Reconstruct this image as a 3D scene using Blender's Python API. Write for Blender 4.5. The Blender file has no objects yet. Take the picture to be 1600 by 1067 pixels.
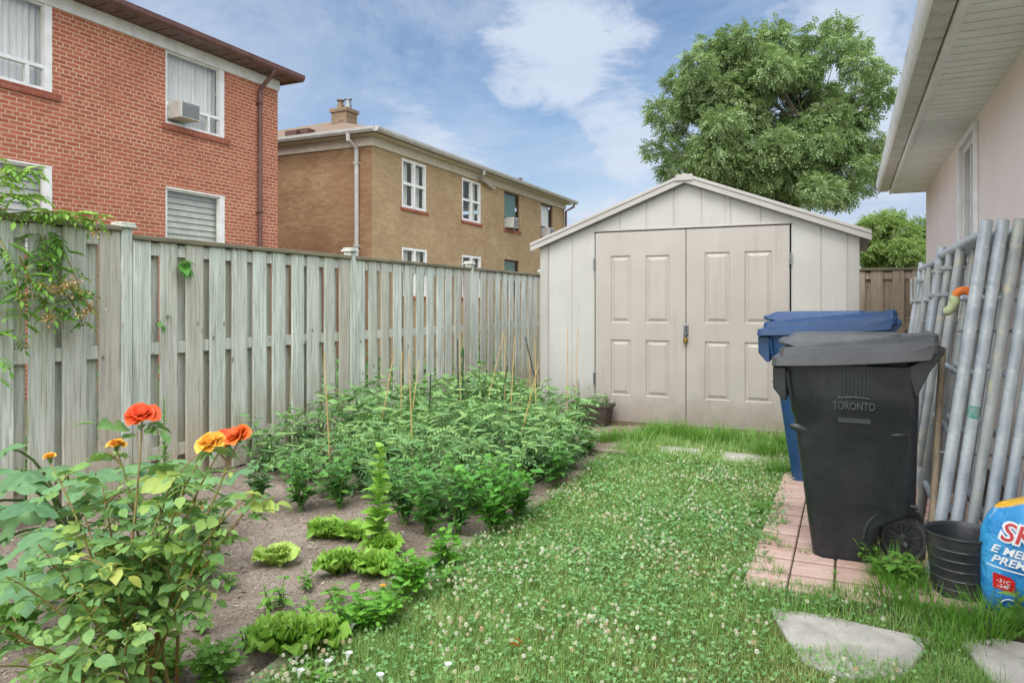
import bpy, math, random
import numpy as np
from mathutils import Vector, Matrix

# ---------------------------------------------------------------- camera, sky, sun, exposure
S = bpy.context.scene
COL = S.collection
R = math.radians
YAW = R(24.84)
EYE = 1.35
cam = bpy.data.cameras.new("camera")
cam.sensor_width = 36; cam.lens = 1134 / 1600 * 36
cam.shift_y = -58.5 / 1600
cam.clip_start = 0.05; cam.clip_end = 3000
camo = bpy.data.objects.new("camera", cam); COL.objects.link(camo)
camo.location = (0, 0, EYE); camo.rotation_euler = (R(90), 0, YAW)
S.camera = camo

SUN_EL, SUN_AZ = R(54), R(172)      # azimuth measured from +Y towards +X
W = bpy.data.worlds.new("World"); S.world = W; W.use_nodes = True
def sky_world():
    nt = W.node_tree; N = nt.nodes; L = nt.links; N.clear()
    out = N.new('ShaderNodeOutputWorld'); bg = N.new('ShaderNodeBackground')
    sky = N.new('ShaderNodeTexSky'); sky.sky_type = 'NISHITA'; sky.sun_disc = False
    sky.sun_elevation = SUN_EL; sky.sun_rotation = SUN_AZ; sky.air_density = 1.0; sky.dust_density = 1.0; sky.ozone_density = 1.6
    tc = N.new('ShaderNodeTexCoord'); sep = N.new('ShaderNodeSeparateXYZ'); L.new(tc.outputs['Generated'], sep.inputs[0])
    zz = N.new('ShaderNodeMath'); zz.operation = 'MAXIMUM'; L.new(sep.outputs[2], zz.inputs[0]); zz.inputs[1].default_value = 0.0
    za = N.new('ShaderNodeMath'); za.operation = 'ADD'; L.new(zz.outputs[0], za.inputs[0]); za.inputs[1].default_value = 0.22
    dx = N.new('ShaderNodeMath'); dx.operation = 'DIVIDE'; L.new(sep.outputs[0], dx.inputs[0]); L.new(za.outputs[0], dx.inputs[1])
    dy = N.new('ShaderNodeMath'); dy.operation = 'DIVIDE'; L.new(sep.outputs[1], dy.inputs[0]); L.new(za.outputs[0], dy.inputs[1])
    cb = N.new('ShaderNodeCombineXYZ'); L.new(dx.outputs[0], cb.inputs[0]); L.new(dy.outputs[0], cb.inputs[1])
    def noise(scale, det, rough, off, dist=0.0, src=cb):
        m = N.new('ShaderNodeMapping'); m.inputs['Location'].default_value = off; L.new(src.outputs[0], m.inputs[0])
        n = N.new('ShaderNodeTexNoise'); n.inputs['Scale'].default_value = scale; n.inputs['Detail'].default_value = det
        n.inputs['Roughness'].default_value = rough; n.inputs['Distortion'].default_value = dist
        L.new(m.outputs[0], n.inputs['Vector']); return n.outputs['Fac']
    def M(op, a, b):
        m = N.new('ShaderNodeMath'); m.operation = op
        for i, v in enumerate((a, b)):
            if v is None: continue
            if hasattr(v, 'links'): L.new(v, m.inputs[i])
            else: m.inputs[i].default_value = v
        return m.outputs[0]
    def ramp(src, a, b):
        r = N.new('ShaderNodeMapRange'); r.interpolation_type = 'SMOOTHSTEP'; L.new(src, r.inputs[0])
        r.inputs[1].default_value = a; r.inputs[2].default_value = b; return r.outputs[0]
    big = noise(3.0, 12, 0.66, (3.1, 7.7, 0), 0.35)
    wisp = noise(0.9, 8, 0.68, (8.3, 1.2, 2), 0.7)
    # banks of cloud: soft lobes round fixed directions of the sky
    def dr(x, y):        # a compass bearing and height in the sky, from survey photo coordinates
        u = (x - 800) / 1134; v = (475 - y) / 1134; cy, sy = math.cos(YAW), math.sin(YAW)
        return (-sy + u * cy, cy + u * sy, v)
    lobes = [(dr(830, 90), .9945, .9995, .20), (dr(980, 150), .993, .9995, .15), (dr(900, 20), .993, .9995, .06), (dr(600, 195), .9955, .9995, .24), (dr(700, 235), .996, .9997, .16), (dr(960, 290), .995, .9996, .16),
             (dr(1330, 60), .97, .999, .20), (dr(1400, 340), .975, .999, .2), (dr(560, 60), .985, .999, -.10), (dr(700, 130), .9965, .9998, -.10), (dr(880, 260), .9965, .9998, -.06), (dr(1120, 60), .992, .9995, -.12), (dr(480, 150), .99, .999, -.05), (dr(330, 20), .985, .999, .10)]
    acc = big
    nrm = N.new('ShaderNodeVectorMath'); nrm.operation = 'NORMALIZE'; L.new(tc.outputs['Generated'], nrm.inputs[0])
    for d, a, b, k in lobes:
        v = Vector(d).normalized()
        dp = N.new('ShaderNodeVectorMath'); dp.operation = 'DOT_PRODUCT'; L.new(nrm.outputs[0], dp.inputs[0]); dp.inputs[1].default_value = v
        acc = M('ADD', acc, M('MULTIPLY', ramp(dp.outputs['Value'], a, b), k))
    cm = M('MULTIPLY', ramp(acc, 0.47, 0.76), 0.93)
    wm = M('MULTIPLY', ramp(wisp, 0.30, 0.66), 0.68)
    mask = M('MAXIMUM', cm, wm)
    hz = M('MULTIPLY', ramp(sep.outputs[2], 0.22, 0.0), 0.35)
    mask = M('MINIMUM', M('ADD', mask, hz), 1.0)
    hsv = N.new('ShaderNodeHueSaturation'); hsv.inputs['Saturation'].default_value = 1.15; hsv.inputs['Value'].default_value = 1.0
    L.new(sky.outputs[0], hsv.inputs['Color'])
    shade = noise(2.3, 6, 0.6, (1.0, 4.0, 5.0))
    cc = N.new('ShaderNodeMix'); cc.data_type = 'RGBA'; L.new(ramp(shade, 0.3, 0.65), cc.inputs[0])
    cc.inputs[6].default_value = (3.6, 4.4, 5.7, 1); cc.inputs[7].default_value = (4.9, 5.5, 6.5, 1)
    mx = N.new('ShaderNodeMix'); mx.data_type = 'RGBA'; L.new(mask, mx.inputs[0])
    L.new(hsv.outputs[0], mx.inputs[6]); L.new(cc.outputs[2], mx.inputs[7])
    # brightening added to the unseen sky behind the viewer, as soft fill light
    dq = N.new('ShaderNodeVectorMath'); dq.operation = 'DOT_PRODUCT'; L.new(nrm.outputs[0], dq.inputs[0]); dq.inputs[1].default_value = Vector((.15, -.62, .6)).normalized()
    fill_gain = M('ADD', M('MULTIPLY', ramp(dq.outputs['Value'], -0.2, 0.9), 3.1), 1.0)
    fill_sky = N.new('ShaderNodeMix'); fill_sky.data_type = 'RGBA'; L.new(ramp(dq.outputs['Value'], -0.1, 0.6), fill_sky.inputs[0]); L.new(mx.outputs[2], fill_sky.inputs[6]); fill_sky.inputs[7].default_value = (4.9, 5.0, 5.2, 1)
    sc_ = N.new('ShaderNodeVectorMath'); sc_.operation = 'SCALE'; L.new(fill_sky.outputs[2], sc_.inputs[0]); L.new(fill_gain, sc_.inputs[3])
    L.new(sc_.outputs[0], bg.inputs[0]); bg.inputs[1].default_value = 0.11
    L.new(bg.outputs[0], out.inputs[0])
sky_world()
sl = bpy.data.lights.new("sun", 'SUN'); sl.energy = 1.5; sl.angle = R(26); sl.color = (1.0, 0.98, 0.95)
slo = bpy.data.objects.new("sun", sl); COL.objects.link(slo)
sd = Vector((math.sin(SUN_AZ) * math.cos(SUN_EL), math.cos(SUN_AZ) * math.cos(SUN_EL), math.sin(SUN_EL)))
slo.rotation_euler = (-sd).to_track_quat('-Z', 'Y').to_euler()
S.view_settings.view_transform = 'Standard'; S.view_settings.look = 'None'
S.view_settings.exposure = 0.35; S.view_settings.gamma = 1
S.render.engine = 'CYCLES'
S.cycles.use_denoising = True
S.cycles.max_bounces = 6; S.cycles.transparent_max_bounces = 12
S.cycles.use_adaptive_sampling = True

# ---------------------------------------------------------------- helpers
rng = np.random.default_rng(7)
random.seed(3)
FX, FY = -math.sin(YAW), math.cos(YAW)
RX, RY = math.cos(YAW), math.sin(YAW)
def px(x, y, dep):
    "a place in the world seen at pixel x, y of the survey photo and dep metres away"
    u = (x - 800) / 1134; v = (475 - y) / 1134
    return Vector((dep * (FX + u * RX), dep * (FY + u * RY), EYE + v * dep))
def gp(x, y, z=0.0):
    v = (475 - y) / 1134
    return px(x, y, (z - EYE) / v)

def tag(o, label=None, cat=None, group=None, kind=None):
    if label: o['label'] = label
    if cat: o['category'] = cat
    if group: o['group'] = group
    if kind: o['kind'] = kind
    return o
def empty(name, loc, label=None, cat=None, group=None, rz=0):
    o = bpy.data.objects.new(name, None); COL.objects.link(o); o.location = loc; o.rotation_euler = (0, 0, rz)
    o.empty_display_size = 0.1
    return tag(o, label, cat, group)
def wloc(o):
    v = Vector((0, 0, 0))
    while o is not None:
        v += o.location; o = o.parent
    return v
def copy_tree(o, parent=None):
    c = o.copy(); COL.objects.link(c)
    if parent: c.parent = parent
    for ch in list(o.children): copy_tree(ch, c)
    return c

class MB:
    "collects polygons and links them as one mesh object"
    def __init__(s): s.v = []; s.f = []
    def poly(s, pts):
        b = len(s.v); s.v += [tuple(p) for p in pts]; s.f.append(tuple(range(b, b + len(pts)))); return s
    def add(s, vs, fs):
        b = len(s.v); s.v += [tuple(p) for p in vs]; s.f += [tuple(i + b for i in f) for f in fs]; return s
    def box(s, x0, x1, y0, y1, z0, z1, bev=0.0):
        if bev <= 0:
            vs = [(x, y, z) for z in (z0, z1) for y in (y0, y1) for x in (x0, x1)]
            return s.add(vs, [(0, 2, 3, 1), (4, 5, 7, 6), (0, 1, 5, 4), (2, 6, 7, 3), (0, 4, 6, 2), (1, 3, 7, 5)])
        b = min(bev, (x1 - x0) / 2.1, (y1 - y0) / 2.1, (z1 - z0) / 2.1)
        rings = []
        for z, i in ((z0, b), (z0 + b, 0), (z1 - b, 0), (z1, b)):
            X0, X1, Y0, Y1 = x0 + i, x1 - i, y0 + i, y1 - i; c = b - i * .5 if i == 0 else b * .3
            rings.append([(X0 + c, Y0, z), (X1 - c, Y0, z), (X1, Y0 + c, z), (X1, Y1 - c, z), (X1 - c, Y1, z), (X0 + c, Y1, z), (X0, Y1 - c, z), (X0, Y0 + c, z)])
        return s.loft(rings)
    def loft(s, rings, cap=True, closed=True):
        b = len(s.v); n = len(rings[0])
        for r in rings: s.v += [tuple(p) for p in r]
        for k in range(len(rings) - 1):
            for i in range(n if closed else n - 1):
                j = (i + 1) % n
                s.f.append((b + k * n + i, b + k * n + j, b + (k + 1) * n + j, b + (k + 1) * n + i))
        if cap:
            s.f.append(tuple(b + i for i in reversed(range(n)))); s.f.append(tuple(b + (len(rings) - 1) * n + i for i in range(n)))
        return s
    def tube(s, pts, rad, n=10, cap=True):
        pts = [Vector(p) for p in pts]
        if not hasattr(rad, '__len__'): rad = [rad] * len(pts)
        rings = []; up = None
        for i, p in enumerate(pts):
            d = (pts[min(i + 1, len(pts) - 1)] - pts[max(i - 1, 0)]).normalized()
            if up is None:
                up = Vector((0, 0, 1)) if abs(d.z) < .9 else Vector((1, 0, 0))
            a = d.cross(up).normalized(); up = a.cross(d).normalized()
            rings.append([p + (a * math.cos(t) + up * math.sin(t)) * rad[i] for t in [k * 2 * math.pi / n for k in range(n)]])
        return s.loft(rings, cap)
    def lathe(s, prof, c=(0, 0, 0), n=32, axis='z'):
        rings = []
        for r_, z_ in prof:
            ring = []
            for k in range(n):
                t = k * 2 * math.pi / n; a, b = r_ * math.cos(t), r_ * math.sin(t)
                if axis == 'z': q = (a, b, z_)
                elif axis == 'y': q = (a, z_, b)
                else: q = (z_, a, b)
                ring.append((q[0] + c[0], q[1] + c[1], q[2] + c[2]))
            rings.append(ring)
        return s.loft(rings, cap=False)
    def prism(s, pts, axis, a, b):
        "polygon pts (2D) pushed from a to b along the axis"
        def m(p, t):
            return {'x': (t, p[0], p[1]), 'y': (p[0], t, p[1]), 'z': (p[0], p[1], t)}[axis]
        return s.loft([[m(p, a) for p in pts], [m(p, b) for p in pts]])
    def build(s, name, mat, parent=None, origin=None, smooth=False, sharp=38, bevel=0, local=False, solid=False, subsurf=0, fix=True):
        o_ = Vector((0, 0, 0)) if local else (wloc(parent) if parent else Vector(origin or (0, 0, 0)))
        me = bpy.data.meshes.new(name)
        me.from_pydata([(x - o_.x, y - o_.y, z - o_.z) for x, y, z in s.v], [], s.f)
        if fix:
            import bmesh
            bm = bmesh.new(); bm.from_mesh(me); bmesh.ops.recalc_face_normals(bm, faces=bm.faces); bm.to_mesh(me); bm.free()
        me.update(); me.validate()
        o = bpy.data.objects.new(name, me); COL.objects.link(o)
        for m in (mat if isinstance(mat, (list, tuple)) else [mat]): me.materials.append(m)
        if parent: o.parent = parent
        elif not local: o.location = o_
        if smooth:
            me.shade_smooth()
            me.set_sharp_from_angle(angle=R(sharp))
        if bevel:
            b = o.modifiers.new("bevel", 'BEVEL'); b.width = bevel; b.segments = 2; b.limit_method = 'ANGLE'; b.angle_limit = R(40)
        if subsurf:
            q = o.modifiers.new("subsurf", 'SUBSURF'); q.levels = q.render_levels = subsurf
        return o

# ---- foliage accumulators (numpy)
class Fol:
    def __init__(s): s.V = []; s.F = []; s.C = []; s.n = 0; s.rn = []
    def inst(s, T, pos, yaw, pitch, roll, sc, rnd=None):
        V, F, cnt = T
        pos = np.atleast_2d(np.asarray(pos, float)); m = len(pos)
        yaw, pitch, roll = [np.broadcast_to(np.asarray(a, float), (m,)) for a in (yaw, pitch, roll)]
        sc = np.asarray(sc, float)
        sc = np.broadcast_to(sc[:, None] if sc.ndim == 1 else sc, (m, 3))
        cy, sy, cp, sp, cr, sr = np.cos(yaw), np.sin(yaw), np.cos(pitch), np.sin(pitch), np.cos(roll), np.sin(roll)
        v = V[None] * sc[:, None, :]
        x = v[..., 0] * cr[:, None] + v[..., 2] * sr[:, None]; z = -v[..., 0] * sr[:, None] + v[..., 2] * cr[:, None]; y = v[..., 1]
        y2 = y * cp[:, None] - z * sp[:, None]; z2 = y * sp[:, None] + z * cp[:, None]
        X = x * cy[:, None] - y2 * sy[:, None]; Y = x * sy[:, None] + y2 * cy[:, None]
        out = np.stack([X, Y, z2], -1) + pos[:, None, :]
        nv = len(V)
        s.V.append(out.reshape(-1, 3))
        s.F.append((F[None] + (np.arange(m) * nv)[:, None] + s.n).reshape(-1))
        s.C.append(np.tile(cnt, m)); s.n += m * nv
        rnd = rng.random(m) if rnd is None else np.broadcast_to(np.asarray(rnd, float), (m,))
        s.rn.append(np.repeat(rnd, nv))
    def tmpl(s):
        return (np.concatenate(s.V), np.concatenate(s.F), np.concatenate(s.C))
    def merge(s, mb, rnd=0.5):
        if not mb.v: return
        F = np.array([i for f in mb.f for i in f]); C = np.array([len(f) for f in mb.f])
        s.V.append(np.array(mb.v, float)); s.F.append(F + s.n); s.C.append(C); s.n += len(mb.v); s.rn.append(np.full(len(mb.v), rnd))
    def build(s, name, mat, parent=None, origin=None, local=False, smooth=True):
        if not s.V: return None
        V = np.concatenate(s.V); F = np.concatenate(s.F); C = np.concatenate(s.C)
        o_ = Vector((0, 0, 0)) if local else (wloc(parent) if parent else Vector(origin or (0, 0, 0)))
        V = V - np.array(o_)
        me = bpy.data.meshes.new(name)
        me.vertices.add(len(V)); me.vertices.foreach_set('co', V.astype(np.float32).ravel())
        me.loops.add(len(F)); me.loops.foreach_set('vertex_index', F.astype(np.int32))
        me.polygons.add(len(C)); st = np.concatenate([[0], np.cumsum(C)[:-1]])
        me.polygons.foreach_set('loop_start', st.astype(np.int32)); me.polygons.foreach_set('loop_total', C.astype(np.int32))
        me.update(calc_edges=True)
        at = me.attributes.new('rnd', 'FLOAT', 'POINT'); at.data.foreach_set('value', np.concatenate(s.rn).astype(np.float32))
        if smooth: me.shade_smooth()
        me.materials.append(mat)
        o = bpy.data.objects.new(name, me); COL.objects.link(o)
        if parent: o.parent = parent
        elif not local: o.location = o_
        return o
def T_(vs, fs):
    return (np.array(vs, float), np.array([i for f in fs for i in f]), np.array([len(f) for f in fs]))
def leaf(ws, fold=.15, curl=.25, L=1.0, teeth=0.0, seed=0):
    "leaf along +Y, half-widths ws from base to tip"
    r = random.Random(seed); n = len(ws); vs = []; fs = []
    for i, w in enumerate(ws):
        t = i / (n - 1); z = -curl * t * t; ww = w * (1 + (teeth if i % 2 else -teeth))
        sh = -teeth * .1 if i % 2 else 0
        vs += [(-ww, t * L + sh, z + fold * w + r.uniform(-.01, .01)), (0, t * L, z), (ww, t * L + sh, z + fold * w + r.uniform(-.01, .01))]
    for i in range(n - 1):
        a = i * 3; b = a + 3
        fs += [(a, a + 1, b + 1, b), (a + 1, a + 2, b + 2, b + 1)]
    return T_(vs, fs)

# ---------------------------------------------------------------- materials
def newmat(name):
    m = bpy.data.materials.new(name); m.use_nodes = True; nt = m.node_tree; nt.nodes.clear()
    out = nt.nodes.new('ShaderNodeOutputMaterial'); p = nt.nodes.new('ShaderNodeBsdfPrincipled')
    nt.links.new(p.outputs[0], out.inputs[0]); return m, nt, p, out
def c4(c): return (c[0], c[1], c[2], 1)
def srgb(r, g, b):
    f = lambda v: (v / 255 / 12.92) if v / 255 <= .04045 else ((v / 255 + .055) / 1.055) ** 2.4
    return (f(r), f(g), f(b))
def mapr(nt, src, a, b, c=0.0, d=1.0):
    r = nt.nodes.new('ShaderNodeMapRange'); nt.links.new(src, r.inputs[0])
    for i, v in enumerate((a, b, c, d)): r.inputs[i + 1].default_value = v
    return r.outputs[0]
def noise(nt, vec, scale, det=4, rough=.55, stretch=None, dist=0):
    if stretch:
        m = nt.nodes.new('ShaderNodeMapping'); m.inputs['Scale'].default_value = stretch; nt.links.new(vec, m.inputs[0]); vec = m.outputs[0]
    n = nt.nodes.new('ShaderNodeTexNoise'); n.inputs['Scale'].default_value = scale; n.inputs['Detail'].default_value = det
    n.inputs['Roughness'].default_value = rough; n.inputs['Distortion'].default_value = dist
    nt.links.new(vec, n.inputs['Vector']); return n.outputs['Fac']
def mixc(nt, fac, a, b, mode='MIX'):
    m = nt.nodes.new('ShaderNodeMix'); m.data_type = 'RGBA'; m.blend_type = mode
    if hasattr(fac, 'links'): nt.links.new(fac, m.inputs[0])
    else: m.inputs[0].default_value = fac
    for i, v in ((6, a), (7, b)):
        if hasattr(v, 'links'): nt.links.new(v, m.inputs[i])
        else: m.inputs[i].default_value = c4(v)
    return m.outputs[2]
def bump(nt, p, h, strength=.3, dist=.01):
    b = nt.nodes.new('ShaderNodeBump'); b.inputs['Strength'].default_value = strength; b.inputs['Distance'].default_value = dist
    nt.links.new(h, b.inputs['Height']); nt.links.new(b.outputs[0], p.inputs['Normal'])
def coord(nt):
    g = nt.nodes.new('ShaderNodeNewGeometry'); return g.outputs['Position']
def objc(nt):
    g = nt.nodes.new('ShaderNodeTexCoord'); return g.outputs['Object']
def surf(name, c1, c2, scale=8, rough=.6, metal=0.0, spots=None, bmp=.15, bscale=60, bdist=.004, stretch=None, spot_scale=30, spot_th=(.62, .72), spec=.5, lo=.35, hi=.65):
    m, nt, p, o = newmat(name); v = objc(nt)
    n = noise(nt, v, scale, 6, .6, stretch)
    col = mixc(nt, mapr(nt, n, lo, hi), c1, c2)
    if spots:
        s = noise(nt, v, spot_scale, 5, .65)
        col = mixc(nt, mapr(nt, s, *spot_th), col, spots)
    nt.links.new(col, p.inputs['Base Color'])
    nt.links.new(mapr(nt, noise(nt, v, scale * 2.7, 4), .3, .7, max(0, rough - .12), min(1, rough + .12)), p.inputs['Roughness'])
    p.inputs['Metallic'].default_value = metal; p.inputs['Specular IOR Level'].default_value = spec
    if bmp: bump(nt, p, noise(nt, v, bscale, 5, .6, stretch), bmp, bdist)
    return m
def scuffs(m, col):
    "fine scratches and dusty smears"
    nt = m.node_tree; p = [n for n in nt.nodes if n.type == 'BSDF_PRINCIPLED'][0]; old = p.inputs['Base Color'].links[0].from_socket; v = objc(nt)
    a = noise(nt, v, 30, 5, .7, (1, 1, 9), 1.5); c = mixc(nt, mapr(nt, a, .63, .70, 0, .35), old, col)
    b = noise(nt, v, 3, 6, .7, None, .6); c = mixc(nt, mapr(nt, b, .5, .75, 0, .45), c, col)
    nt.links.new(c, p.inputs['Base Color'])
    nt.links.new(mapr(nt, b, .4, .7, .26, .5), p.inputs['Roughness'])
def dirty_foot(m, z0, z1, col, k=.6):
    "mud splash and grime with a ragged upper edge near the foot of a thing"
    nt = m.node_tree; p = [n for n in nt.nodes if n.type == 'BSDF_PRINCIPLED'][0]; old = p.inputs['Base Color'].links[0].from_socket
    v = coord(nt); s = nt.nodes.new('ShaderNodeSeparateXYZ'); nt.links.new(v, s.inputs[0])
    n = noise(nt, v, 7, 6, .7); ad = nt.nodes.new('ShaderNodeMath'); ad.operation = 'MULTIPLY_ADD'; nt.links.new(n, ad.inputs[0]); ad.inputs[1].default_value = -(z1 - z0) * 1.6; nt.links.new(s.outputs[2], ad.inputs[2])
    f = mapr(nt, ad.outputs[0], z0 - (z1 - z0) * .8, z1 - (z1 - z0) * .8, k, 0)
    c = mixc(nt, f, old, col)
    st = noise(nt, v, 1.0, 6, .7, (14, 14, .8)); c = mixc(nt, mapr(nt, st, .56, .74, 0, .22), c, col)
    nt.links.new(c, p.inputs['Base Color'])
def foliage(name, cols, rough=.5, trans=.3, spec=.35, spots=None):
    "leaf surface: per-leaf tint from the rnd attribute, light passing through"
    m, nt, p, out = newmat(name)
    a = nt.nodes.new('ShaderNodeAttribute'); a.attribute_name = 'rnd'
    cr = nt.nodes.new('ShaderNodeValToRGB'); e = cr.color_ramp.elements
    k = len(cols)
    e[0].position = 0; e[0].color = c4(cols[0]); e[1].position = 1; e[1].color = c4(cols[-1])
    for i in range(1, k - 1):
        q = e.new(i / (k - 1)); q.color = c4(cols[i])
    nt.links.new(a.outputs['Fac'], cr.inputs[0])
    n = noise(nt, coord(nt), 35, 3)
    col = mixc(nt, mapr(nt, n, .3, .7, 0, .35), cr.outputs[0], tuple(min(1, x * 1.5) for x in cols[k // 2]))
    if spots: col = mixc(nt, mapr(nt, noise(nt, coord(nt), 90, 4, .7), .60, .72, 0, .7), col, spots)
    nt.links.new(col, p.inputs['Base Color']); p.inputs['Roughness'].default_value = rough; p.inputs['Specular IOR Level'].default_value = spec
    bump(nt, p, noise(nt, coord(nt), 120, 3), .25, .003)
    t = nt.nodes.new('ShaderNodeBsdfTranslucent')
    g = mixc(nt, 0.5, col, (.25, .4, .05)); nt.links.new(g, t.inputs[0])
    ms = nt.nodes.new('ShaderNodeMixShader'); ms.inputs[0].default_value = trans
    nt.links.new(p.outputs[0], ms.inputs[1]); nt.links.new(t.outputs[0], ms.inputs[2]); nt.links.new(ms.outputs[0], out.inputs[0])
    return m
def brick(name, c1, c2, mort, axis='x', squash=.5, sf=6, msize=.008, bmpd=.006, dirty=None, wear=.5):
    m, nt, p, o = newmat(name); v = coord(nt)
    s = nt.nodes.new('ShaderNodeSeparateXYZ'); nt.links.new(v, s.inputs[0])
    cb = nt.nodes.new('ShaderNodeCombineXYZ'); nt.links.new(s.outputs[1 if axis == 'x' else 0], cb.inputs[0]); nt.links.new(s.outputs[2], cb.inputs[1])
    b = nt.nodes.new('ShaderNodeTexBrick'); nt.links.new(cb.outputs[0], b.inputs['Vector'])
    b.offset = .5; b.squash = squash; b.squash_frequency = sf
    b.inputs['Scale'].default_value = 1; b.inputs['Brick Width'].default_value = .21; b.inputs['Row Height'].default_value = .0677
    b.inputs['Mortar Size'].default_value = msize; b.inputs['Mortar Smooth'].default_value = .2; b.inputs['Bias'].default_value = 0
    b.inputs['Color1'].default_value = c4(c1); b.inputs['Color2'].default_value = c4(c2); b.inputs['Mortar'].default_value = c4(mort)
    col = b.outputs['Color']
    n = noise(nt, v, 1.1, 6, .6)
    col = mixc(nt, mapr(nt, n, .35, .7, 0, wear), col, dirty or tuple(x * .72 for x in c1))
    n2 = noise(nt, v, 60, 4); col = mixc(nt, mapr(nt, n2, .3, .8, 0, .3), col, tuple(x * .6 for x in c1))
    nt.links.new(col, p.inputs['Base Color']); p.inputs['Roughness'].default_value = .85; p.inputs['Specular IOR Level'].default_value = .2
    inv = nt.nodes.new('ShaderNodeMath'); inv.operation = 'SUBTRACT'; inv.inputs[0].default_value = 1; nt.links.new(b.outputs['Fac'], inv.inputs[1])
    bump(nt, p, inv.outputs[0], .6, bmpd)
    return m

M = {}
M['red_brick'] = brick('red_brick', srgb(182, 108, 82), srgb(154, 86, 66), srgb(206, 176, 150), msize=.0095, wear=.45)
M['yel_brick_x'] = brick('buff_brick_side', srgb(188, 164, 128), srgb(168, 144, 110), srgb(150, 128, 102), 'x', msize=.006, wear=.55, dirty=srgb(140, 110, 82))
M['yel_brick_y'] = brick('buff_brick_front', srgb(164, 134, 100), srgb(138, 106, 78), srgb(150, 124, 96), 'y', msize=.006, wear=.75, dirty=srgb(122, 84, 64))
M['sill_brick'] = brick('sill_brick', srgb(160, 92, 74), srgb(136, 74, 60), srgb(170, 128, 108), 'x', squash=1, msize=.006)
M['chimney_brick'] = brick('chimney_brick', srgb(136, 114, 92), srgb(100, 82, 68), srgb(140, 128, 110), 'y', msize=.008)
M['white_paint'] = surf('white_paint', srgb(232, 232, 230), srgb(215, 214, 210), 5, .45, bmp=.05)
M['cream_trim'] = surf('cream_trim', srgb(205, 196, 180), srgb(188, 178, 162), 4, .6, bmp=.05)
M['brown_metal'] = surf('brown_metal', srgb(108, 76, 70), srgb(90, 60, 56), 5, .4, bmp=.05)
M['dark_brown'] = surf('dark_brown_frame', srgb(84, 54, 42), srgb(66, 42, 34), 5, .6)
M['shingle'] = surf('roof_shingles', srgb(132, 112, 92), srgb(104, 86, 70), 14, .9, bmp=.5, bscale=30, bdist=.02)
M['curtain'] = surf('curtain', srgb(244, 242, 236), srgb(224, 222, 216), 6, .9, bmp=0, stretch=(6, 6, .6))
M['green_curtain'] = surf('green_curtain', srgb(92, 134, 112), srgb(62, 100, 84), 6, .9, bmp=0, stretch=(6, 6, .5))
M['room_shade'] = surf('room_shade', (.012, .013, .015), (.02, .02, .022), 3, .9, bmp=0)
M['blind'] = surf('blind', srgb(214, 212, 196), srgb(190, 190, 174), 4, .7, bmp=0)
def glass(name, fac):
    m, nt, p, out = newmat(name); nt.nodes.remove(p)
    g = nt.nodes.new('ShaderNodeBsdfGlossy'); g.inputs['Roughness'].default_value = .03; g.inputs[0].default_value = (.9, .9, .9, 1)
    t = nt.nodes.new('ShaderNodeBsdfTransparent'); t.inputs[0].default_value = (.92, .93, .92, 1)
    ms = nt.nodes.new('ShaderNodeMixShader'); ms.inputs[0].default_value = fac
    nt.links.new(t.outputs[0], ms.inputs[1]); nt.links.new(g.outputs[0], ms.inputs[2]); nt.links.new(ms.outputs[0], out.inputs[0]); return m
M['glass'] = glass('window_glass', .13)
M['ac'] = surf('ac_casing', srgb(205, 204, 196), srgb(180, 178, 170), 9, .5, bmp=.05)
M['grille'] = surf('ac_grille', srgb(150, 150, 150), srgb(110, 110, 112), 60, .5, stretch=(1, 1, 5))
M['galv_trim'] = surf('aluminium_gutter', srgb(230, 230, 228), srgb(214, 212, 208), 3, .38, spots=srgb(186, 180, 168), spot_scale=6, spot_th=(.6, .85), bmp=.03)
M['grey_gutter'] = surf('grey_gutter', srgb(184, 182, 178), srgb(164, 160, 154), 3, .5, bmp=.03)
M['gutter_stain'] = surf('stained_aluminium', srgb(206, 203, 196), srgb(182, 176, 166), 9, .5, spots=srgb(146, 136, 120), spot_scale=22, spot_th=(.55, .8), bmp=.05)
M['soffit'] = surf('soffit_panel', srgb(240, 240, 236), srgb(228, 227, 220), 3, .5, bmp=0, spots=srgb(206, 198, 180), spot_scale=5, spot_th=(.6, .9))
M['stucco'] = surf('pink_stucco', srgb(232, 220, 213), srgb(226, 212, 205), 1.5, .9, bmp=.35, bscale=220, bdist=.003)
M['shed_panel'] = surf('shed_panel', srgb(184, 182, 176), srgb(176, 173, 166), 1.6, .55, bmp=.08, bscale=150, bdist=.001, spots=srgb(176, 170, 158), spot_scale=4, spot_th=(.62, .95))
M['shed_trim'] = surf('shed_trim', srgb(174, 170, 164), srgb(164, 160, 153), 2, .5, bmp=.05)
M['shed_door'] = surf('shed_door', srgb(176, 168, 160), srgb(168, 160, 152), 2, .42, bmp=.05, bscale=40, bdist=.001)
dirty_foot(M['shed_panel'], .05, .45, srgb(120, 108, 88), .55); dirty_foot(M['shed_door'], .05, .4, srgb(116, 104, 86), .5)
M['gap'] = surf('dark_hollow', (.02, .02, .02), (.03, .03, .03), 5, .8, bmp=0)
M['brass'] = surf('brass', srgb(150, 120, 60), srgb(110, 88, 44), 30, .35, .9, bmp=.1)
M['steel'] = surf('steel', srgb(150, 152, 152), srgb(110, 114, 116), 30, .35, .8, bmp=.1)
M['old_wood'] = surf('old_wood', srgb(128, 104, 84), srgb(96, 76, 60), 6, .9, bmp=.5, bscale=25, bdist=.01, stretch=(.3, 4, 4))
M['bamboo'] = surf('bamboo', srgb(206, 176, 118), srgb(178, 146, 92), 8, .6, bmp=.05)
M['green_stake'] = surf('green_stake', srgb(28, 62, 46), srgb(18, 44, 34), 8, .5, bmp=.05)
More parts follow.
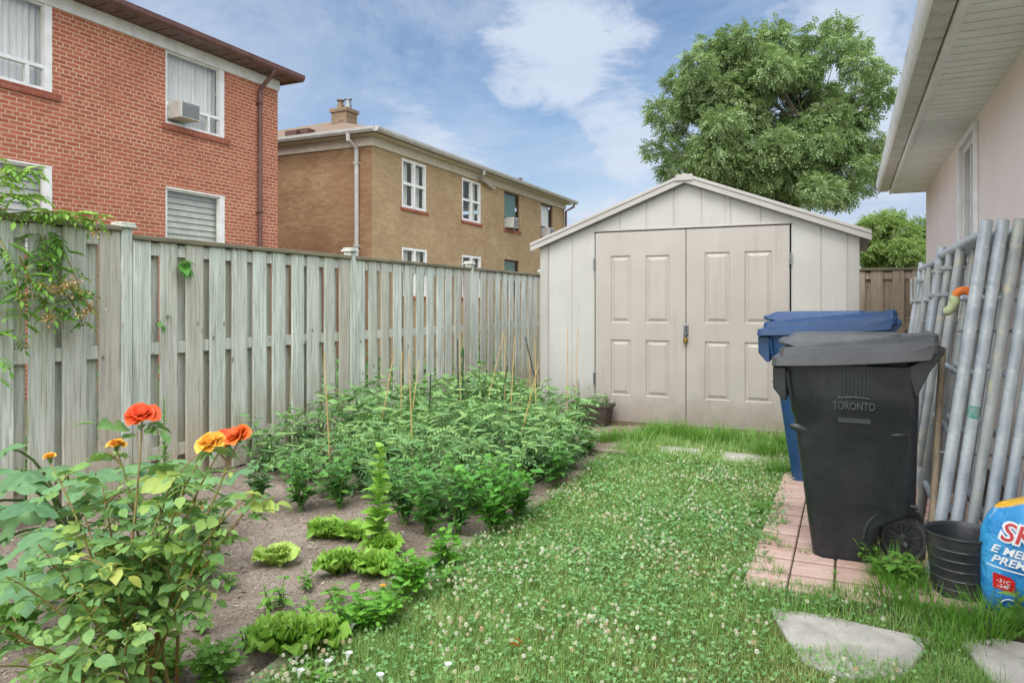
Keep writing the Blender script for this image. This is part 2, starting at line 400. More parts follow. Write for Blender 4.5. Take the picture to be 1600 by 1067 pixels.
M['galv'] = surf('galvanised_tube', srgb(196, 203, 208), srgb(160, 170, 178), 11, .42, .15, spots=srgb(205, 210, 212), spot_scale=26, spot_th=(.56, .7), bmp=.12, bscale=50, bdist=.003)
M['galv2'] = surf('galvanised_tube_worn', srgb(182, 186, 184), srgb(148, 154, 156), 9, .5, .12, spots=srgb(190, 186, 164), spot_scale=13, spot_th=(.55, .66), bmp=.25, bscale=40, bdist=.004)
M['black_plastic'] = surf('black_plastic', (.017, .019, .022), (.028, .030, .034), 5, .28, bmp=.1, bscale=300, bdist=.0006, spots=(.06, .06, .06), spot_scale=18, spot_th=(.62, .9))
M['lid_plastic'] = surf('faded_lid_plastic', (.075, .078, .084), (.058, .061, .066), 6, .5, bmp=.1, bscale=300, bdist=.0006, spots=(.11, .11, .11), spot_scale=20, spot_th=(.6, .85))
M['blue_plastic'] = surf('blue_plastic', (.014, .050, .135), (.022, .070, .175), 5, .36, bmp=.1, bscale=300, bdist=.0006, spots=(.05, .09, .24), spot_scale=20, spot_th=(.6, .9))
M['rubber'] = surf('black_rubber', (.075, .077, .08), (.10, .102, .105), 20, .6, bmp=.2)
M['logo'] = surf('pale_emboss', (.046, .05, .056), (.034, .037, .042), 20, .45, bmp=.05)
M['pail'] = surf('pail_plastic', (.028, .03, .034), (.045, .047, .05), 12, .45, bmp=.25, bscale=60, bdist=.002, spots=(.09, .09, .09), spot_scale=40, spot_th=(.62, .75))
M['pot'] = surf('planter_plastic', srgb(78, 68, 58), srgb(60, 52, 46), 8, .6)
M['pole'] = surf('pale_wood_pole', srgb(178, 160, 136), srgb(146, 130, 110), 14, .8, stretch=(3, 3, .3), bmp=.3, bscale=60, bdist=.002)
M['orange'] = surf('orange_foam', srgb(226, 128, 52), srgb(206, 104, 40), 20, .7)
M['pale_green'] = surf('pale_green_foam', srgb(190, 196, 150), srgb(160, 170, 126), 20, .7)
M['concrete'] = surf('concrete', srgb(190, 186, 178), srgb(160, 156, 148), 7, .9, bmp=.4, bscale=90, bdist=.004, spots=srgb(128, 122, 112), spot_scale=30, spot_th=(.6, .78))
M['paver'] = surf('pink_paver', srgb(200, 176, 160), srgb(180, 154, 138), 5, .9, bmp=.35, bscale=110, bdist=.003, spots=srgb(138, 116, 102), spot_scale=16, spot_th=(.55, .75))
M['edging'] = surf('edging_stone', srgb(158, 146, 126), srgb(132, 122, 104), 9, .9, bmp=.4, bscale=50, bdist=.006)

scuffs(M['black_plastic'], (.055, .058, .064)); scuffs(M['lid_plastic'], (.17, .175, .18)); scuffs(M['blue_plastic'], (.07, .12, .24)); scuffs(M['pail'], (.10, .10, .10))
def tint_per_piece(m, a, b):
    nt = m.node_tree; p = [n for n in nt.nodes if n.type == 'BSDF_PRINCIPLED'][0]; old = p.inputs['Base Color'].links[0].from_socket
    g = nt.nodes.new('ShaderNodeNewGeometry'); c = mixc(nt, g.outputs['Random Per Island'], a, b); nt.links.new(mixc(nt, .55, old, c), p.inputs['Base Color'])
tint_per_piece(M['paver'], srgb(204, 176, 164), srgb(168, 130, 116))
M['joint'] = surf('dark_joint_soil', srgb(84, 74, 58), srgb(64, 62, 44), 20, 1, bmp=.5)
def fence_mat(name, a, b, c, low):
    m, nt, p, o = newmat(name); v = coord(nt)
    g = nt.nodes.new('ShaderNodeNewGeometry'); ri = g.outputs['Random Per Island']
    off = nt.nodes.new('ShaderNodeVectorMath'); off.operation = 'ADD'; nt.links.new(v, off.inputs[0])
    cm = nt.nodes.new('ShaderNodeCombineXYZ'); mu = nt.nodes.new('ShaderNodeMath'); mu.operation = 'MULTIPLY'; nt.links.new(ri, mu.inputs[0]); mu.inputs[1].default_value = 37.0
    nt.links.new(mu.outputs[0], cm.inputs[0]); nt.links.new(mu.outputs[0], cm.inputs[2]); nt.links.new(cm.outputs[0], off.inputs[1]); w = off.outputs[0]
    n1 = noise(nt, w, 3.0, 5, .6, (5, 5, .5), .3)
    col = mixc(nt, mapr(nt, n1, .35, .65), a, b)
    col = mixc(nt, mapr(nt, ri, .4, 1.0, 0, .8), col, c)
    n2 = noise(nt, w, 9, 5, .6, (9, 9, .35), .6)
    col = mixc(nt, mapr(nt, n2, .46, .70, 0, .75), col, tuple(x * .5 for x in c))
    kn = nt.nodes.new('ShaderNodeTexVoronoi'); kn.inputs['Scale'].default_value = 4.6; mp = nt.nodes.new('ShaderNodeMapping'); mp.inputs['Scale'].default_value = (1.6, 1.6, .9)
    nt.links.new(w, mp.inputs[0]); nt.links.new(mp.outputs[0], kn.inputs['Vector'])
    col = mixc(nt, mapr(nt, kn.outputs['Distance'], .03, .12, .8, 0), col, srgb(96, 74, 56))
    ms_ = noise(nt, w, 5, 4, .6, (7, 7, .25), .4); col = mixc(nt, mapr(nt, ms_, .56, .74, 0, .5), col, srgb(132, 136, 88))
    # soil splash and algae towards the foot of the boards: stains, ragged upper edge
    s = nt.nodes.new('ShaderNodeSeparateXYZ'); nt.links.new(v, s.inputs[0])
    n3 = noise(nt, w, 4, 4); ad = nt.nodes.new('ShaderNodeMath'); ad.operation = 'ADD'; nt.links.new(s.outputs[2], ad.inputs[0]); nt.links.new(n3, ad.inputs[1])
    col = mixc(nt, mapr(nt, ad.outputs[0], .55, 1.15, .65, 0), col, low)
    nt.links.new(col, p.inputs['Base Color']); p.inputs['Roughness'].default_value = .85; p.inputs['Specular IOR Level'].default_value = .2
    bump(nt, p, n2, .4, .004); return m
M['fence'] = fence_mat('weathered_green_wood', srgb(220, 226, 216), srgb(182, 192, 182), srgb(186, 178, 164), srgb(180, 162, 136))
M['fence2'] = fence_mat('weathered_brown_wood', srgb(196, 184, 166), srgb(170, 158, 140), srgb(164, 146, 124), srgb(150, 132, 110))
M['post_wood'] = fence_mat('green_treated_post', srgb(196, 206, 198), srgb(166, 178, 168), srgb(172, 172, 160), srgb(162, 152, 130))
M['cap_wood'] = surf('mossy_cap_wood', srgb(138, 130, 108), srgb(100, 96, 80), 6, .9, bmp=.4, bscale=30, stretch=(4, .4, 4), spots=srgb(104, 118, 72), spot_scale=12, spot_th=(.58, .8))

def soil_mat():
    m, nt, p, o = newmat('garden_soil'); v = coord(nt)
    n = noise(nt, v, 2.2, 8, .65); col = mixc(nt, mapr(nt, n, .35, .65), srgb(130, 118, 106), srgb(176, 164, 152))
    n2 = noise(nt, v, 60, 6, .7); col = mixc(nt, mapr(nt, n2, .35, .7, 0, .7), col, srgb(84, 66, 54))
    n4 = noise(nt, v, 140, 3, .7); col = mixc(nt, mapr(nt, n4, .6, .75, 0, .7), col, srgb(196, 180, 162))
    nt.links.new(col, p.inputs['Base Color']); p.inputs['Roughness'].default_value = 1; p.inputs['Specular IOR Level'].default_value = .1
    bump(nt, p, n2, .8, .012); return m
M['soil'] = soil_mat()
M['turf'] = surf('turf_ground', srgb(82, 96, 46), srgb(98, 92, 58), 9, 1, bmp=.6, bscale=60, bdist=.01, spots=srgb(116, 104, 74), spot_scale=18, spot_th=(.62, .8), spec=.1)
M['far_ground'] = surf('far_ground', srgb(96, 104, 68), srgb(120, 112, 92), .6, 1, bmp=.3, bscale=20, spec=.1)
M['grass'] = foliage('grass_blades', [srgb(88, 130, 66), srgb(112, 156, 80), srgb(138, 178, 98), srgb(168, 190, 120), srgb(188, 180, 128)], .55, .3)
M['grass_bright'] = foliage('fresh_grass', [srgb(70, 118, 36), srgb(92, 146, 48), srgb(118, 168, 62)], .5, .35)
M['clover'] = foliage('clover_leaves', [srgb(82, 130, 78), srgb(102, 150, 90), srgb(126, 170, 104), srgb(148, 186, 120)], .6, .25)
M['clover_fl'] = foliage('clover_heads', [srgb(214, 216, 190), srgb(226, 226, 208), srgb(206, 200, 170), srgb(190, 150, 118)], .8, .15)
M['tomato'] = foliage('tomato_leaves', [srgb(74, 110, 70), srgb(92, 132, 84), srgb(110, 150, 94), srgb(128, 166, 100), srgb(146, 178, 102)], .55, .2)
M['stem'] = surf('green_stem', srgb(106, 138, 70), srgb(84, 112, 58), 12, .6, bmp=.05)
M['pepper'] = foliage('pepper_leaves', [srgb(66, 116, 56), srgb(88, 142, 66), srgb(112, 166, 78)], .4, .25)
M['basil'] = foliage('basil_leaves', [srgb(70, 132, 52), srgb(92, 156, 60), srgb(118, 178, 72)], .42, .3)
M['squash'] = foliage('squash_leaves', [srgb(84, 124, 88), srgb(102, 142, 98), srgb(124, 162, 104)], .6, .25, spots=srgb(150, 150, 96))
M['rose_leaf'] = foliage('rose_leaves', [srgb(84, 126, 80), srgb(100, 142, 88), srgb(116, 156, 88), srgb(136, 170, 90), srgb(178, 188, 92), srgb(188, 132, 82)], .5, .3, spots=srgb(120, 96, 60))
M['rose_cane'] = surf('rose_cane', srgb(122, 130, 66), srgb(138, 104, 64), 10, .6, bmp=.1)
M['rose_red'] = foliage('rose_petals_red', [srgb(222, 60, 34), srgb(238, 84, 44), srgb(246, 110, 60)], .6, .25)
M['rose_orange'] = foliage('rose_petals_orange', [srgb(232, 78, 36), srgb(242, 104, 44), srgb(248, 140, 64)], .6, .25)
M['rose_yellow'] = foliage('rose_petals_amber', [srgb(244, 150, 48), srgb(250, 176, 64), srgb(252, 196, 90)], .6, .25)
M['lettuce'] = foliage('lettuce_leaves', [srgb(120, 170, 64), srgb(148, 194, 80), srgb(174, 212, 104)], .5, .35)
M['lettuce_pale'] = foliage('pale_lettuce_leaves', [srgb(160, 196, 92), srgb(186, 212, 110), srgb(210, 226, 140)], .5, .35)
M['parsley'] = foliage('parsley_leaves', [srgb(74, 136, 40), srgb(98, 160, 52), srgb(126, 180, 66)], .5, .3)
M['weed'] = foliage('weed_leaves', [srgb(82, 132, 54), srgb(110, 158, 68), srgb(136, 178, 80)], .5, .3)
M['vine'] = foliage('creeper_leaves', [srgb(86, 136, 56), srgb(116, 162, 66), srgb(150, 186, 84)], .5, .35)
M['seedhead'] = foliage('dry_flower_heads', [srgb(206, 176, 122), srgb(186, 146, 96), srgb(216, 196, 150)], .8, .2)
M['rosemary'] = foliage('rosemary_needles', [srgb(92, 116, 82), srgb(110, 136, 96), srgb(126, 158, 88)], .6, .15)
M['mulch'] = foliage('mulch_chips', [srgb(92, 76, 66), srgb(124, 106, 92), srgb(158, 142, 126), srgb(186, 174, 158)], .9, .0)
M['tree_leaf'] = foliage('tree_leaves', [srgb(94, 118, 76), srgb(114, 138, 90), srgb(136, 156, 106), srgb(154, 172, 124)], .55, .3)
M['tree_leaf2'] = foliage('bright_tree_leaves', [srgb(104, 130, 72), srgb(126, 150, 84), srgb(148, 168, 100)], .55, .35)
M['bark'] = surf('bark', srgb(96, 84, 70), srgb(70, 60, 50), 8, .95, bmp=.5, bscale=20, bdist=.02, stretch=(3, 3, .5))
M['white_petal'] = foliage('white_petals', [srgb(236, 238, 236), srgb(246, 246, 244)], .6, .3)
M['leaf_brown'] = foliage('dead_leaf', [srgb(196, 122, 62), srgb(208, 138, 76)], .7, .2)
M['marigold'] = foliage('small_orange_petals', [srgb(244, 160, 30), srgb(250, 184, 50)], .7, .2)

# ================================================================= SETTING: ground
def sheet(name, x0, x1, y0, y1, z, step, mat, amp=0.0, f=1.0, kind='structure', edge=None):
    nx = max(1, int((x1 - x0) / step)); ny = max(1, int((y1 - y0) / step))
    xs = np.linspace(x0, x1, nx + 1); ys = np.linspace(y0, y1, ny + 1)
    X, Y = np.meshgrid(xs, ys, indexing='ij'); Z = np.full_like(X, z)
    if amp: Z = z + hgt(X, Y, f) * amp
    V = np.stack([X, Y, Z], -1).reshape(-1, 3); idx = np.arange((nx + 1) * (ny + 1)).reshape(nx + 1, ny + 1)
    F = np.stack([idx[:-1, :-1], idx[1:, :-1], idx[1:, 1:], idx[:-1, 1:]], -1).reshape(-1, 4)
    fo = Fol(); fo.V = [V]; fo.F = [F.reshape(-1)]; fo.C = [np.full(len(F), 4)]; fo.rn = [np.zeros(len(V))]; fo.n = len(V)
    o = fo.build(name, mat); tag(o, kind=kind); return o
_g = np.random.default_rng(11); _ph = _g.random((60, 4)) * 6.28; _dir = _g.normal(size=(60, 2)); _dir /= np.linalg.norm(_dir, axis=1)[:, None]
def hgt(X, Y, f=1.0):
    z = 0 * X
    for i in range(60):
        k = f * 3.0 * (1.075 ** i) * 1.0; a = 1.0 / (1 + .07 * i) ** 2.0 * .35
        z = z + a * np.sin((X * _dir[i, 0] + Y * _dir[i, 1]) * k + _ph[i, 0]) * np.cos((X * _dir[(i * 7 + 3) % 60, 0] + Y * _dir[(i * 7 + 3) % 60, 1]) * k * .7 + _ph[i, 1])
    return z
sheet('ground', -400, 400, -60, 900, -.06, 40, M['far_ground'])
sheet('lawn', -1.93, 1.1, -1.0, 11.3, -.012, .06, M['turf'], .006)
sheet('soil_bed', -4.7, -1.9, -1.0, 8.0, .004, .018, M['soil'], .026, 2.2)

def noise1(x, s=0): return math.sin(x * 5.1 + s) * .5 + math.sin(x * 11.7 + s * 2) * .3 + math.sin(x * 23.3 + s * 3) * .2

# ================================================================= fences
def fence_run(name, label, axis, c, a0, a1, posts, bm, mats, top=1.80, step=.215, bw=.150, raised=None, face=1, back=True, origin=None):
    "shadow-box fence: boards on both faces of the rails; axis is the direction it runs"
    root = empty(name, origin, label, 'fence')
    r = random.Random(5)
    def bx(mb, u0, u1, w0, w1, z0, z1):       # u along, w across (towards the garden is +)
        w0, w1 = sorted((c + face * w0, c + face * w1))
        if axis == 'y': mb.box(w0, w1, u0, u1, z0, z1)
        else: mb.box(u0, u1, w0, w1, z0, z1)
    edges = [a0] + [p for p in posts if a0 < p < a1] + [a1]
    for k in range(len(edges) - 1):
        e0, e1 = edges[k], edges[k + 1]; dz = raised(0.5 * (e0 + e1)) if raised else 0
        f = MB(); bk = MB()
        y = e0 + .055 + (.0 if k else 0)
        n = max(1, round((e1 - e0 - .11) / step)); st = (e1 - e0 - .10 + (step - bw)) / n
        for i in range(n):
            yy = e0 + .05 + i * st + r.uniform(-.012, .012); w = bw + r.uniform(-.012, .01)
            th = .018 + r.uniform(-.002, .003); lean = r.uniform(-.006, .006)
            mb = f; b = len(mb.v)
            bx(mb, yy, yy + w, 0.0, th, .03 + r.uniform(0, .03), top + dz - .001)
            # cupped, slightly leaning board: shift the top vertices
            for j in range(b, len(mb.v)):
                x_, y_, z_ = mb.v[j]
                if z_ > 1:
                    mb.v[j] = (x_, y_ + lean, z_) if axis == 'y' else (x_ + lean, y_, z_)
            if back:
                y2 = yy + st / 2 + r.uniform(-.012, .012)
                if y2 + w < e1 - .03: bx(bk, y2 + .004, y2 + w - .004, -.060, -.042, .04, top + dz - .001)
        f.build('board_panel', mats[0], root, bevel=.004)
        if back: bk.build('board_panel', mats[0], root)
        for z in (.22, .985, 1.70 + dz):
            rl = MB(); bx(rl, e0 + .045, e1 - .045, -.0395, -.0005, z, z + .088); rl.build('rail', mats[0], root)
        cp = MB(); bx(cp, e0 + (.046), e1 - (.046), -.075, .045, top + dz, top + dz + .035); cp.build('cap_rail', mats[2], root, bevel=.005)
    for p in posts:
        q = MB(); bx(q, p - .042, p + .042, -.062, .024, 0, 1.875); po = q.build('post', mats[1], root, bevel=.005)
        q = MB(); bx(q, p - .066, p + .066, -.083, .051, 1.875, 1.893); bx(q, p - .055, p + .055, -.072, .040, 1.8935, 1.915); q.build('post_cap', mats[1], po, bevel=.006)
    return root
fence_run('wooden_fence', 'long grey-green weathered board fence along the vegetable bed, in front of the brick houses', 'y', -4.55, -1.6, 11.30,
          [-1.65, .9, 3.44, 5.97, 8.52, 11.05], None, (M['fence'], M['fence'], M['cap_wood']), raised=lambda y: .05 if y < 3.4 else 0, origin=(-4.55, 5, 0))
fence_run('wooden_fence', 'short brown board fence between the shed and the pink stucco house', 'x', 11.4, -4.4, 1.03,
          [-2.1, .0], None, (M['fence2'], M['fence2'], M['cap_wood']), top=1.82, face=-1, origin=(-1.5, 11.4, 0))

# ================================================================= red brick house
def wall_holes(mb, axis, c, a0, a1, z0, z1, holes, depth):
    "wall sheet at axis=c with rectangular openings and their reveals (depth into the house)"
    us = sorted({a0, a1, *[h[0] for h in holes], *[h[1] for h in holes]}); zs = sorted({z0, z1, *[h[2] for h in holes], *[h[3] for h in holes]})
    P = (lambda u, z, d=0: (c + d, u, z)) if axis == 'x' else (lambda u, z, d=0: (u, c + d, z))
    for i in range(len(us) - 1):
        for j in range(len(zs) - 1):
            um, zm = (us[i] + us[i + 1]) / 2, (zs[j] + zs[j + 1]) / 2
            if any(h[0] < um < h[1] and h[2] < zm < h[3] for h in holes): continue
            mb.poly([P(us[i], zs[j]), P(us[i + 1], zs[j]), P(us[i + 1], zs[j + 1]), P(us[i], zs[j + 1])])
    for h in holes:
        u0, u1, w0, w1 = h
        for a, b in (((u0, w0), (u1, w0)), ((u1, w0), (u1, w1)), ((u1, w1), (u0, w1)), ((u0, w1), (u0, w0))):
            mb.poly([P(*a), P(*b), P(*b, depth), P(*a, depth)])
def bars(mb, x0, x1, y0, y1, z0, z1, w, cross=()):
    "window frame in an x=const plane between x0 and x1, w wide; cross = extra bars ('v', y) / ('h', z, ya, yb)"
    mb.box(x0, x1, y0, y0 + w, z0, z1); mb.box(x0, x1, y1 - w, y1, z0, z1)
    mb.box(x0, x1, y0 + w, y1 - w, z0, z0 + w); mb.box(x0, x1, y0 + w, y1 - w, z1 - w, z1)
    for q in cross:
        if q[0] == 'v': mb.box(x0, x1 + .002, q[1] - w * .5, q[1] + w * .5, q[2], q[3])
        else: mb.box(x0, x1 + .004, q[2], q[3], q[1] - w * .5, q[1] + w * .5)
def pleats(mb, x, y0, y1, z0, z1, n, amp):
    pts = [(x + amp * math.sin(i * 1.9) * (1 + .4 * math.sin(i * .7)), y0 + (y1 - y0) * i / n) for i in range(n + 1)]
    for i in range(n): mb.poly([(pts[i][0], pts[i][1], z0), (pts[i + 1][0], pts[i + 1][1], z0), (pts[i + 1][0], pts[i + 1][1], z1), (pts[i][0], pts[i][1], z1)])

WX = -10.9
rh = empty('brick_house', (WX - 4, 5, 0), 'red brick two-storey house with brown eaves at the left, behind the fence', 'house')
ups = [(9.03, 10.35, 4.53, 5.86), (5.70, 7.02, 4.53, 5.86), (2.2, 3.5, 4.53, 5.86)]
los = [(9.03, 10.36, 2.10, 3.42), (5.70, 7.02, 2.10, 3.42), (2.2, 3.5, 2.1, 3.42)]
mb = MB(); wall_holes(mb, 'x', WX, -4, 11.8, -.06, 5.95, ups + los, -.12)
mb.poly([(WX, 11.8, -.06), (WX - 9, 11.8, -.06), (WX - 9, 11.8, 5.95), (WX, 11.8, 5.95)])
mb.poly([(WX, -4, -.06), (WX - 9, -4, -.06), (WX - 9, -4, 5.95), (WX, -4, 5.95)])
mb.poly([(WX - 9, 11.8, -.06), (WX - 9, -4, -.06), (WX - 9, -4, 5.95), (WX - 9, 11.8, 5.95)])
mb.build('wall', M['red_brick'], rh, fix=False)
mb = MB(); mb.box(WX + .001, WX + .03, -4.03, 11.83, 5.83, 6.04); mb.box(WX - 9, WX + .0005, 11.801, 11.83, 5.83, 6.04); mb.build('frieze_board', M['white_paint'], rh)
mb = MB()
mb.poly([(WX - 9.5, -4.5, 6.045), (WX + .39, -4.5, 6.045), (WX + .39, 11.98, 6.045), (WX - 9.5, 11.98, 6.045)])
for i in range(58):
    y = -4.4 + i * .28
    mb.box(WX + .035, WX + .38, y, y + .02, 6.035, 6.043)
mb.build('soffit', M['brown_metal'], rh)
mb = MB(); rz = 6.15
A, B, C, D = (WX + .44, -4.5, rz), (WX + .44, 12.04, rz), (WX - 9.5, 12.04, rz), (WX - 9.5, -4.5, rz); E, F_ = (WX - 4.5, 0.5, 7.5), (WX - 4.5, 7.3, 7.5)
mb.add([A, B, C, D, E, F_], [(0, 1, 5, 4), (1, 2, 5), (2, 3, 4, 5), (3, 0, 4), (0, 3, 2, 1)]); mb.build('roof', M['shingle'], rh)
mb = MB()
gpf = [(.39, 6.03), (.46, 6.03), (.50, 6.08), (.51, 6.16), (.39, 6.16)]
mb.prism([(WX + a, z) for a, z in gpf], 'y', -4.5, 12.07)
gp2 = [(11.985, 6.025), (12.06, 6.025), (12.10, 6.075), (12.11, 6.155), (11.985, 6.155)]
mb.prism(gp2, 'x', WX - 9.5, WX + .388)
mb.build('gutter', M['brown_metal'], rh, bevel=.006)
mb = MB()
mb.tube([(WX + .44, 11.22, 6.06), (WX + .43, 11.22, 5.98), (WX + .10, 11.22, 5.72), (WX + .075, 11.22, 5.6), (WX + .075, 11.22, .05)], .042, 10)
for z in (5.4, 3.2, 1.2): mb.box(WX, WX + .125, 11.17, 11.27, z, z + .03)
mb.build('downspout', M['brown_metal'], rh, smooth=True)
for h in ups + los:
    mb = MB(); mb.box(WX - .115, WX + .035, h[0] - .06, h[1] + .13, h[2] - .115, h[2] - .001); mb.build('window_sill', M['sill_brick'], rh, bevel=.006)
for k, h in enumerate(ups + los):
    y0, y1, z0, z1 = h
    mb = MB(); zr = z0 + .36; ym = y0 + (y1 - y0) * .40
    cr = [('h', zr, y0 + .04, y1 - .04), ('v', y0 + (y1 - y0) * .74, z0 + .05, zr)]
    if k >= 3: cr = []
    bars(mb, WX - .10, WX - .02, y0 + .001, y1 - .001, z0 + .001, z1 - .001, .055, cr)
    mb.box(WX - .06, WX + .015, y0 + .001, y1 - .001, z1 - .03, z1 - .0015); mb.box(WX - .10, WX + .012, y1 - .11, y1 - .0015, z0, z1 - .031)
    fr = mb.build('window', M['white_paint'], rh, bevel=.004)
    mb = MB(); mb.poly([(WX - .07, y0 + .04, z0 + .04), (WX - .07, y1 - .04, z0 + .04), (WX - .07, y1 - .04, z1 - .04), (WX - .07, y0 + .04, z1 - .04)]); mb.build('pane', M['glass'], fr)
    if k < 3:
        mb = MB(); pleats(mb, WX - .22, y0 + .03, y1 - .03, z0 + .02, z1, 44, .02); mb.build('curtain', M['curtain'], fr)
    else:
        mb = MB()
        for i in range(12):
            zz = z1 - .03 - i * .11; mb.poly([(WX - .20, y0, zz), (WX - .20, y1, zz), (WX - .165, y1, zz - .105), (WX - .165, y0, zz - .105)])
        mb.build('blind', M['blind'], fr, fix=False)

def ac_unit(loc, size, label, fins=7):
    "window air conditioner pointing out of an x-facing wall"
    x, y, z = loc; d, w, h = size
    root = empty('air_conditioner', loc, label, 'air conditioner')
    mb = MB(); mb.box(x - .12, x + d, y - w / 2, y + w / 2, z, z + h); mb.build('casing', M['ac'], root, bevel=.012)
    mb = MB()
    for i in range(fins):
        zz = z + h * (.12 + .76 * i / fins); mb.box(x + d + .001, x + d + .012, y - w * .42, y + w * .42, zz, zz + h * .045)
    mb.box(x + d + .0005, x + d + .004, y - w * .44, y + w * .44, z + h * .08, z + h * .92); mb.build('grille', M['grille'], root)
ac_unit((WX, 9.31, 4.63), (.30, .42, .30), 'pale air conditioner in the upper window of the red brick house')

# ================================================================= buff brick house
YC = 15.13; YE = 28.84; XL = WX - 11.2
yh = empty('brick_house', (WX - 5.5, 22, 0), 'tan brick two-storey house with white eaves and a chimney, behind the fence', 'house')
uw = [(16.49, 17.73, 3.96, 5.29), (19.85, 21.11, 3.96, 5.29), (22.91, 24.22, 3.98, 5.31), (26.23, 27.50, 3.98, 5.31)]
lw = [(16.49, 17.78, 1.56, 2.89), (19.85, 21.13, 1.56, 2.89), (22.91, 24.18, 1.60, 2.92), (26.23, 27.5, 1.6, 2.92)]
mb = MB(); wall_holes(mb, 'x', WX, YC, YE, -.06, 5.36, uw + lw, -.12); mb.build('wall', M['yel_brick_x'], yh, fix=False)
mb = MB(); mb.poly([(XL, YC, -.06), (WX, YC, -.06), (WX, YC, 5.38), (XL, YC, 5.38)]); mb.poly([(XL, YE, -.06), (WX, YE, -.06), (WX, YE, 5.38), (XL, YE, 5.38)])
mb.poly([(XL, YC, -.06), (XL, YE, -.06), (XL, YE, 5.38), (XL, YC, 5.38)]); mb.build('wall', M['yel_brick_y'], yh)
mb = MB(); mb.box(WX + .001, WX + .05, YC - .05, YE + .05, 5.34, 5.57); mb.box(XL, WX + .0005, YC - .05, YC - .001, 5.34, 5.57)
mb.build('frieze_board', M['cream_trim'], yh, bevel=.01)
mb = MB(); mb.poly([(XL - .35, YC - .35, 5.572), (WX + .35, YC - .35, 5.572), (WX + .35, YE + .35, 5.572), (XL - .35, YE + .35, 5.572)]); mb.build('soffit', M['cream_trim'], yh)
mb = MB(); x1 = WX + .38; y0_ = YC - .38; y1_ = YE + .38; x0_ = XL - .38; zr = 5.68; s_ = (x1 - x0_) / 2; rh_ = zr + s_ * .36
mb.add([(x1, y0_, zr), (x1, y1_, zr), (x0_, y1_, zr), (x0_, y0_, zr), (x1 - s_, y0_ + s_, rh_), (x1 - s_, y1_ - s_, rh_)], [(0, 1, 5, 4), (1, 2, 5), (2, 3, 4, 5), (3, 0, 4), (0, 3, 2, 1)])
rf = mb.build('roof', M['shingle'], yh)
mb = MB()
cx, cy_ = px(538, 190, 23.5).xy
mb.box(cx - .30, cx + .30, cy_ - .28, cy_ + .28, 5.9, 7.50); mb.box(cx - .35, cx + .35, cy_ - .33, cy_ + .33, 7.50, 7.62)
ch = mb.build('chimney', M['chimney_brick'], rf, bevel=.01)
for dx in (-.15, .15):
    mb = MB(); mb.lathe([(.0, 7.62), (.12, 7.62), (.11, 7.80), (.09, 7.80)], (cx + dx, cy_, 0), 14); mb.lathe([(.09, 7.80), (.09, 7.92), (.13, 7.93), (.13, 7.96), (.0, 7.98)], (cx + dx, cy_, 0), 14)
    mb.build('chimney_pot', M['chimney_brick'] if dx < 0 else M['steel'], ch, smooth=True)
for i, (xx, yy) in enumerate(((460, 204), (478, 202), (410, 208))):
    q = px(xx, yy, 20.0); zt = zr + (q.y - y0_) * .36
    mb = MB(); mb.box(q.x - .2, q.x + .2, q.y - .15, q.y + .15, zt - .05, zt + .10); mb.build('roof_vent', M['dark_brown'], rf)
mb = MB(); q = Vector((WX - .6, 25.6, 0)); mb.lathe([(.05, 5.8), (.05, 6.15), (.09, 6.16), (.09, 6.2), (0, 6.22)], q, 10); mb.build('roof_vent', M['dark_brown'], rf)
mb = MB(); gpf = [(.36, 5.585), (.43, 5.585), (.475, 5.64), (.485, 5.705), (.36, 5.705)]
mb.prism([(WX + a, z) for a, z in gpf], 'y', YC - .40, YE + .42)
mb.prism([(YC - a, z) for a, z in [(.36, 5.585), (.43, 5.585), (.475, 5.64), (.485, 5.705), (.36, 5.705)]], 'x', XL - .4, WX + .358); mb.build('gutter', M['grey_gutter'], yh, bevel=.006)
mb = MB(); xx = -11.32
mb.tube([(xx, YC - .42, 5.6), (xx, YC - .41, 5.45), (xx, YC - .10, 5.30), (xx, YC - .07, 5.2), (xx, YC - .07, 0)], .055, 8)
for z in (4.9, 2.8): mb.box(xx - .065, xx + .065, YC - .135, YC - .0, z, z + .04)
mb.build('downspout', M['grey_gutter'], yh, smooth=True)
mb = MB(); mb.tube([(WX + .42, 20.55, 5.6), (WX + .40, 20.55, 5.48), (WX + .12, 20.9, 5.40), (WX + .12, 21.9, 5.22)], .045, 8); mb.build('downspout', M['grey_gutter'], yh, smooth=True)
mb = MB(); mb.tube([(WX + .42, YE + .1, 5.6), (WX + .38, YE + .1, 5.45), (WX + .1, YE - .1, 5.25), (WX + .09, YE - .1, 0)], .05, 8); mb.build('downspout', M['brown_metal'], yh, smooth=True)
for h in uw + lw:
    mb = MB(); mb.box(WX - .115, WX + .035, h[0] - .07, h[1] + .09, h[2] - .09, h[2] - .001); mb.build('window_sill', M['sill_brick'], yh, bevel=.006)
